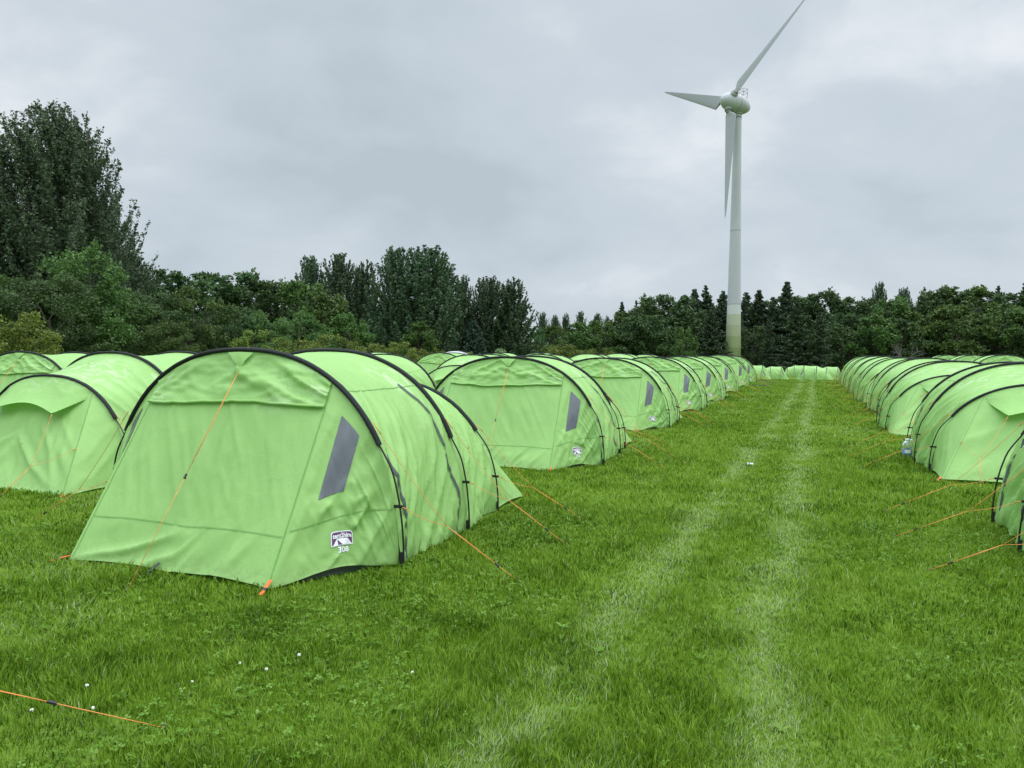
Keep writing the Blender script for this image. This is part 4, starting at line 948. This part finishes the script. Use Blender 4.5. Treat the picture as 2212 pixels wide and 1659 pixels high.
def grass():
    rng = np.random.default_rng(9); VV = []; TT = []
    rings = [(1.9, 3.6, 11500, 1.0), (3.6, 5.5, 7600, 1.2), (5.5, 9, 3300, 1.75), (9, 15, 1500, 2.6), (15, 28, 620, 4.0), (28, 62, 230, 6.5)]
    for r0, r1, den, ws in rings:
        az0, az1 = -YAW-R(43), -YAW+R(43); A = 0.5*(az1-az0)*(r1*r1-r0*r0); n = int(A*den)
        r = np.sqrt(rng.uniform(r0*r0, r1*r1, n)); az = rng.uniform(az0, az1, n); x = r*np.sin(az); y = r*np.cos(az)
        if r0 >= 9:
            kp = ((x > -3.6) & (x < 2.6)) | ((x > -13.6) & (x < 4) & (r < 17)[:]) | ((np.abs(x+7.3) < 1.4) & (y < 30)); x, y = x[kp], y[kp]
        kp = ~inside_tents(x, y, 0.02); x, y = x[kp], y[kp]; n = len(x)
        pt = fbm(x*0.55, y*0.55, 21); fine = fbm(x*3.1, y*3.1, 25); tk = tracks(x, y)
        tone = 0.40+0.32*(pt-0.5)+0.48*(fine-0.5)+rng.normal(0, 0.21, n); tone = np.clip(tone, 0.0, 0.72)
        tone = np.where(rng.uniform(size=n) < tk*0.50, 0.815+rng.normal(0, 0.05, n), tone)
        dry = rng.uniform(size=n) < 0.012; tone = np.where(dry, rng.uniform(.85, 1, n), tone)
        tuft = fbm(x*2.0, y*2.0, 33)
        hgt = (0.032+0.04*np.clip(tuft-0.35, 0, 1)*1.6)*rng.uniform(0.6, 1.35, n)*(1-0.30*tk)*(1+0.06*(ws-1))
        tall = rng.uniform(size=n) < 0.004; hgt = np.where(tall, hgt*2.1, hgt)
        lean = hgt*(rng.uniform(0.15, 0.95, n)+0.5*tk); pa = 6.28*fbm(x*4.5, y*4.5, 41)*2.5; la = pa+rng.normal(0, 1.0, n)
        la = np.where(rng.uniform(size=n) < tk*.7, 1.57+rng.normal(0, .5, n), la)
        w = 0.0042*ws*rng.uniform(0.7, 1.35, n); w = np.where(tall, w*0.6, w)
        fa = la+1.57+rng.normal(0, 0.5, n); bx, by = np.cos(fa)*w/2, np.sin(fa)*w/2; lx, ly = np.cos(la)*lean, np.sin(la)*lean
        z = gz(x, y)-0.004
        V = np.zeros((n, 5, 3)); V[:, 0] = np.stack([x-bx, y-by, z], 1); V[:, 1] = np.stack([x+bx, y+by, z], 1)
        mz = z+hgt*0.62
        V[:, 2] = np.stack([x+lx*.36-bx*.8, y+ly*.36-by*.8, mz], 1); V[:, 3] = np.stack([x+lx*.36+bx*.8, y+ly*.36+by*.8, mz], 1)
        V[:, 4] = np.stack([x+lx, y+ly, z+hgt*(1.0-0.12*tk)], 1)
        VV.append(V.reshape(-1, 3)); TT.append(np.repeat(np.clip(tone, 0, 1), 5))
    V = np.concatenate(VV); T = np.concatenate(TT); n = len(V)//5; b = (np.arange(n)*5)[:, None]
    L = (b+np.array([0, 1, 3, 2, 2, 3, 4])).ravel(); st = (np.arange(n)[:, None]*7+np.array([0, 4])).ravel()
    o = link_mesh('grass', bigmesh('grass', V, L, st, MG, T)); tag(o, 'green mown meadow grass with two paler wheel tracks', 'grass', kind='stuff')
    print('blades', n)
grass()
def clover():
    rng = np.random.default_rng(19); n = 34000
    az = rng.uniform(-YAW-R(43), -YAW+R(43), n); r = np.sqrt(rng.uniform(1.9**2, 9.0**2, n)); x = r*np.sin(az); y = r*np.cos(az)
    pr = sstep(.50, .66, fbm(x*0.8, y*0.8, 71)+0.12*sstep(-1.6, -2.6, x)+0.10*sstep(.3, 1.2, x))*(1-tracks(x, y)*.8)
    kp = (rng.uniform(size=n) < pr*0.6+0.035) & ~inside_tents(x, y, 0); x, y = x[kp], y[kp]; n = len(x)
    z = gz(x, y)+rng.uniform(0.016, 0.044, n); sz = rng.uniform(0.006, 0.0145, n); a0 = rng.uniform(0, 6.28, n); tl = rng.normal(0, .30, (n, 2))
    V = []; T = []; tone = np.clip(rng.normal(.45, .14, n), .1, .75)
    for q in range(3):
        a = a0+q*2.094; ring = []
        for rr, aa in ((0.05, 0), (.75, -.62), (1.35, -.46), (1.5, 0.0), (1.35, .46), (.75, .62)):
            px_, py_ = np.cos(a+aa)*rr*sz, np.sin(a+aa)*rr*sz
            ring.append(np.stack([x+px_, y+py_, z+px_*tl[:, 0]+py_*tl[:, 1]+rr*sz*0.18*(1 if aa else -0.4)], 1))
        V.append(np.stack(ring, 1)); T.append(np.repeat(tone[:, None], 6, 1))
    # a few broad plantain leaves
    V = np.concatenate(V).reshape(-1, 3); T = np.concatenate(T).ravel()
    m0 = 60; az = rng.uniform(-YAW-R(40), -YAW+R(40), m0); r = np.sqrt(rng.uniform(1.9**2, 7.5**2, m0)); X = np.repeat(r*np.sin(az), 5); Y = np.repeat(r*np.cos(az), 5)
    a = np.repeat(rng.uniform(0, 6.28, m0), 5)+np.tile(np.arange(5)*1.257, m0)+rng.normal(0, .25, m0*5); kp = ~inside_tents(X, Y, 0); X, Y, a = X[kp], Y[kp], a[kp]; m = len(X)
    Ln = rng.uniform(.025, .055, m); Wd = Ln*rng.uniform(.32, .55, m); zb = rng.uniform(.004, .012, m); up = rng.uniform(.35, .9, m); ring = []
    for t, w in ((0, .1), (.35, .9), (.75, .7), (1.0, 0), (.75, -.7), (.35, -.9)):
        ring.append(np.stack([X+np.cos(a)*Ln*t-np.sin(a)*Wd*w*.6, Y+np.sin(a)*Ln*t+np.cos(a)*Wd*w*.6, zb+Ln*up*t*(1.2-.5*t)], 1))
    V = np.concatenate([V, np.stack(ring, 1).reshape(-1, 3)]); T = np.concatenate([T, np.repeat(np.clip(rng.normal(.55, .15, m), .2, .85), 6)])
    nf = len(V)//6
    mc = mat('clover_leaves', (0.06, 0.15, 0.03), 0.55, 0.15); kk = NT(mc); ta = kk.n('ShaderNodeAttribute', attribute_name='tone').outputs['Fac']
    c = kk.ramp(ta, [(0.0, (0.050, 0.120, 0.010)), (0.5, (0.118, 0.238, 0.022)), (1.0, (0.25, 0.38, 0.10))]); kk.l(c, kk.p.inputs['Base Color']); kk.translucent(c, 0.3)
    o = link_mesh('clover', bigmesh('clover', V, np.arange(6*nf), np.arange(nf)*6, mc, T)); tag(o, 'patches of clover and broad weeds among the grass', 'clover', kind='stuff')
clover()
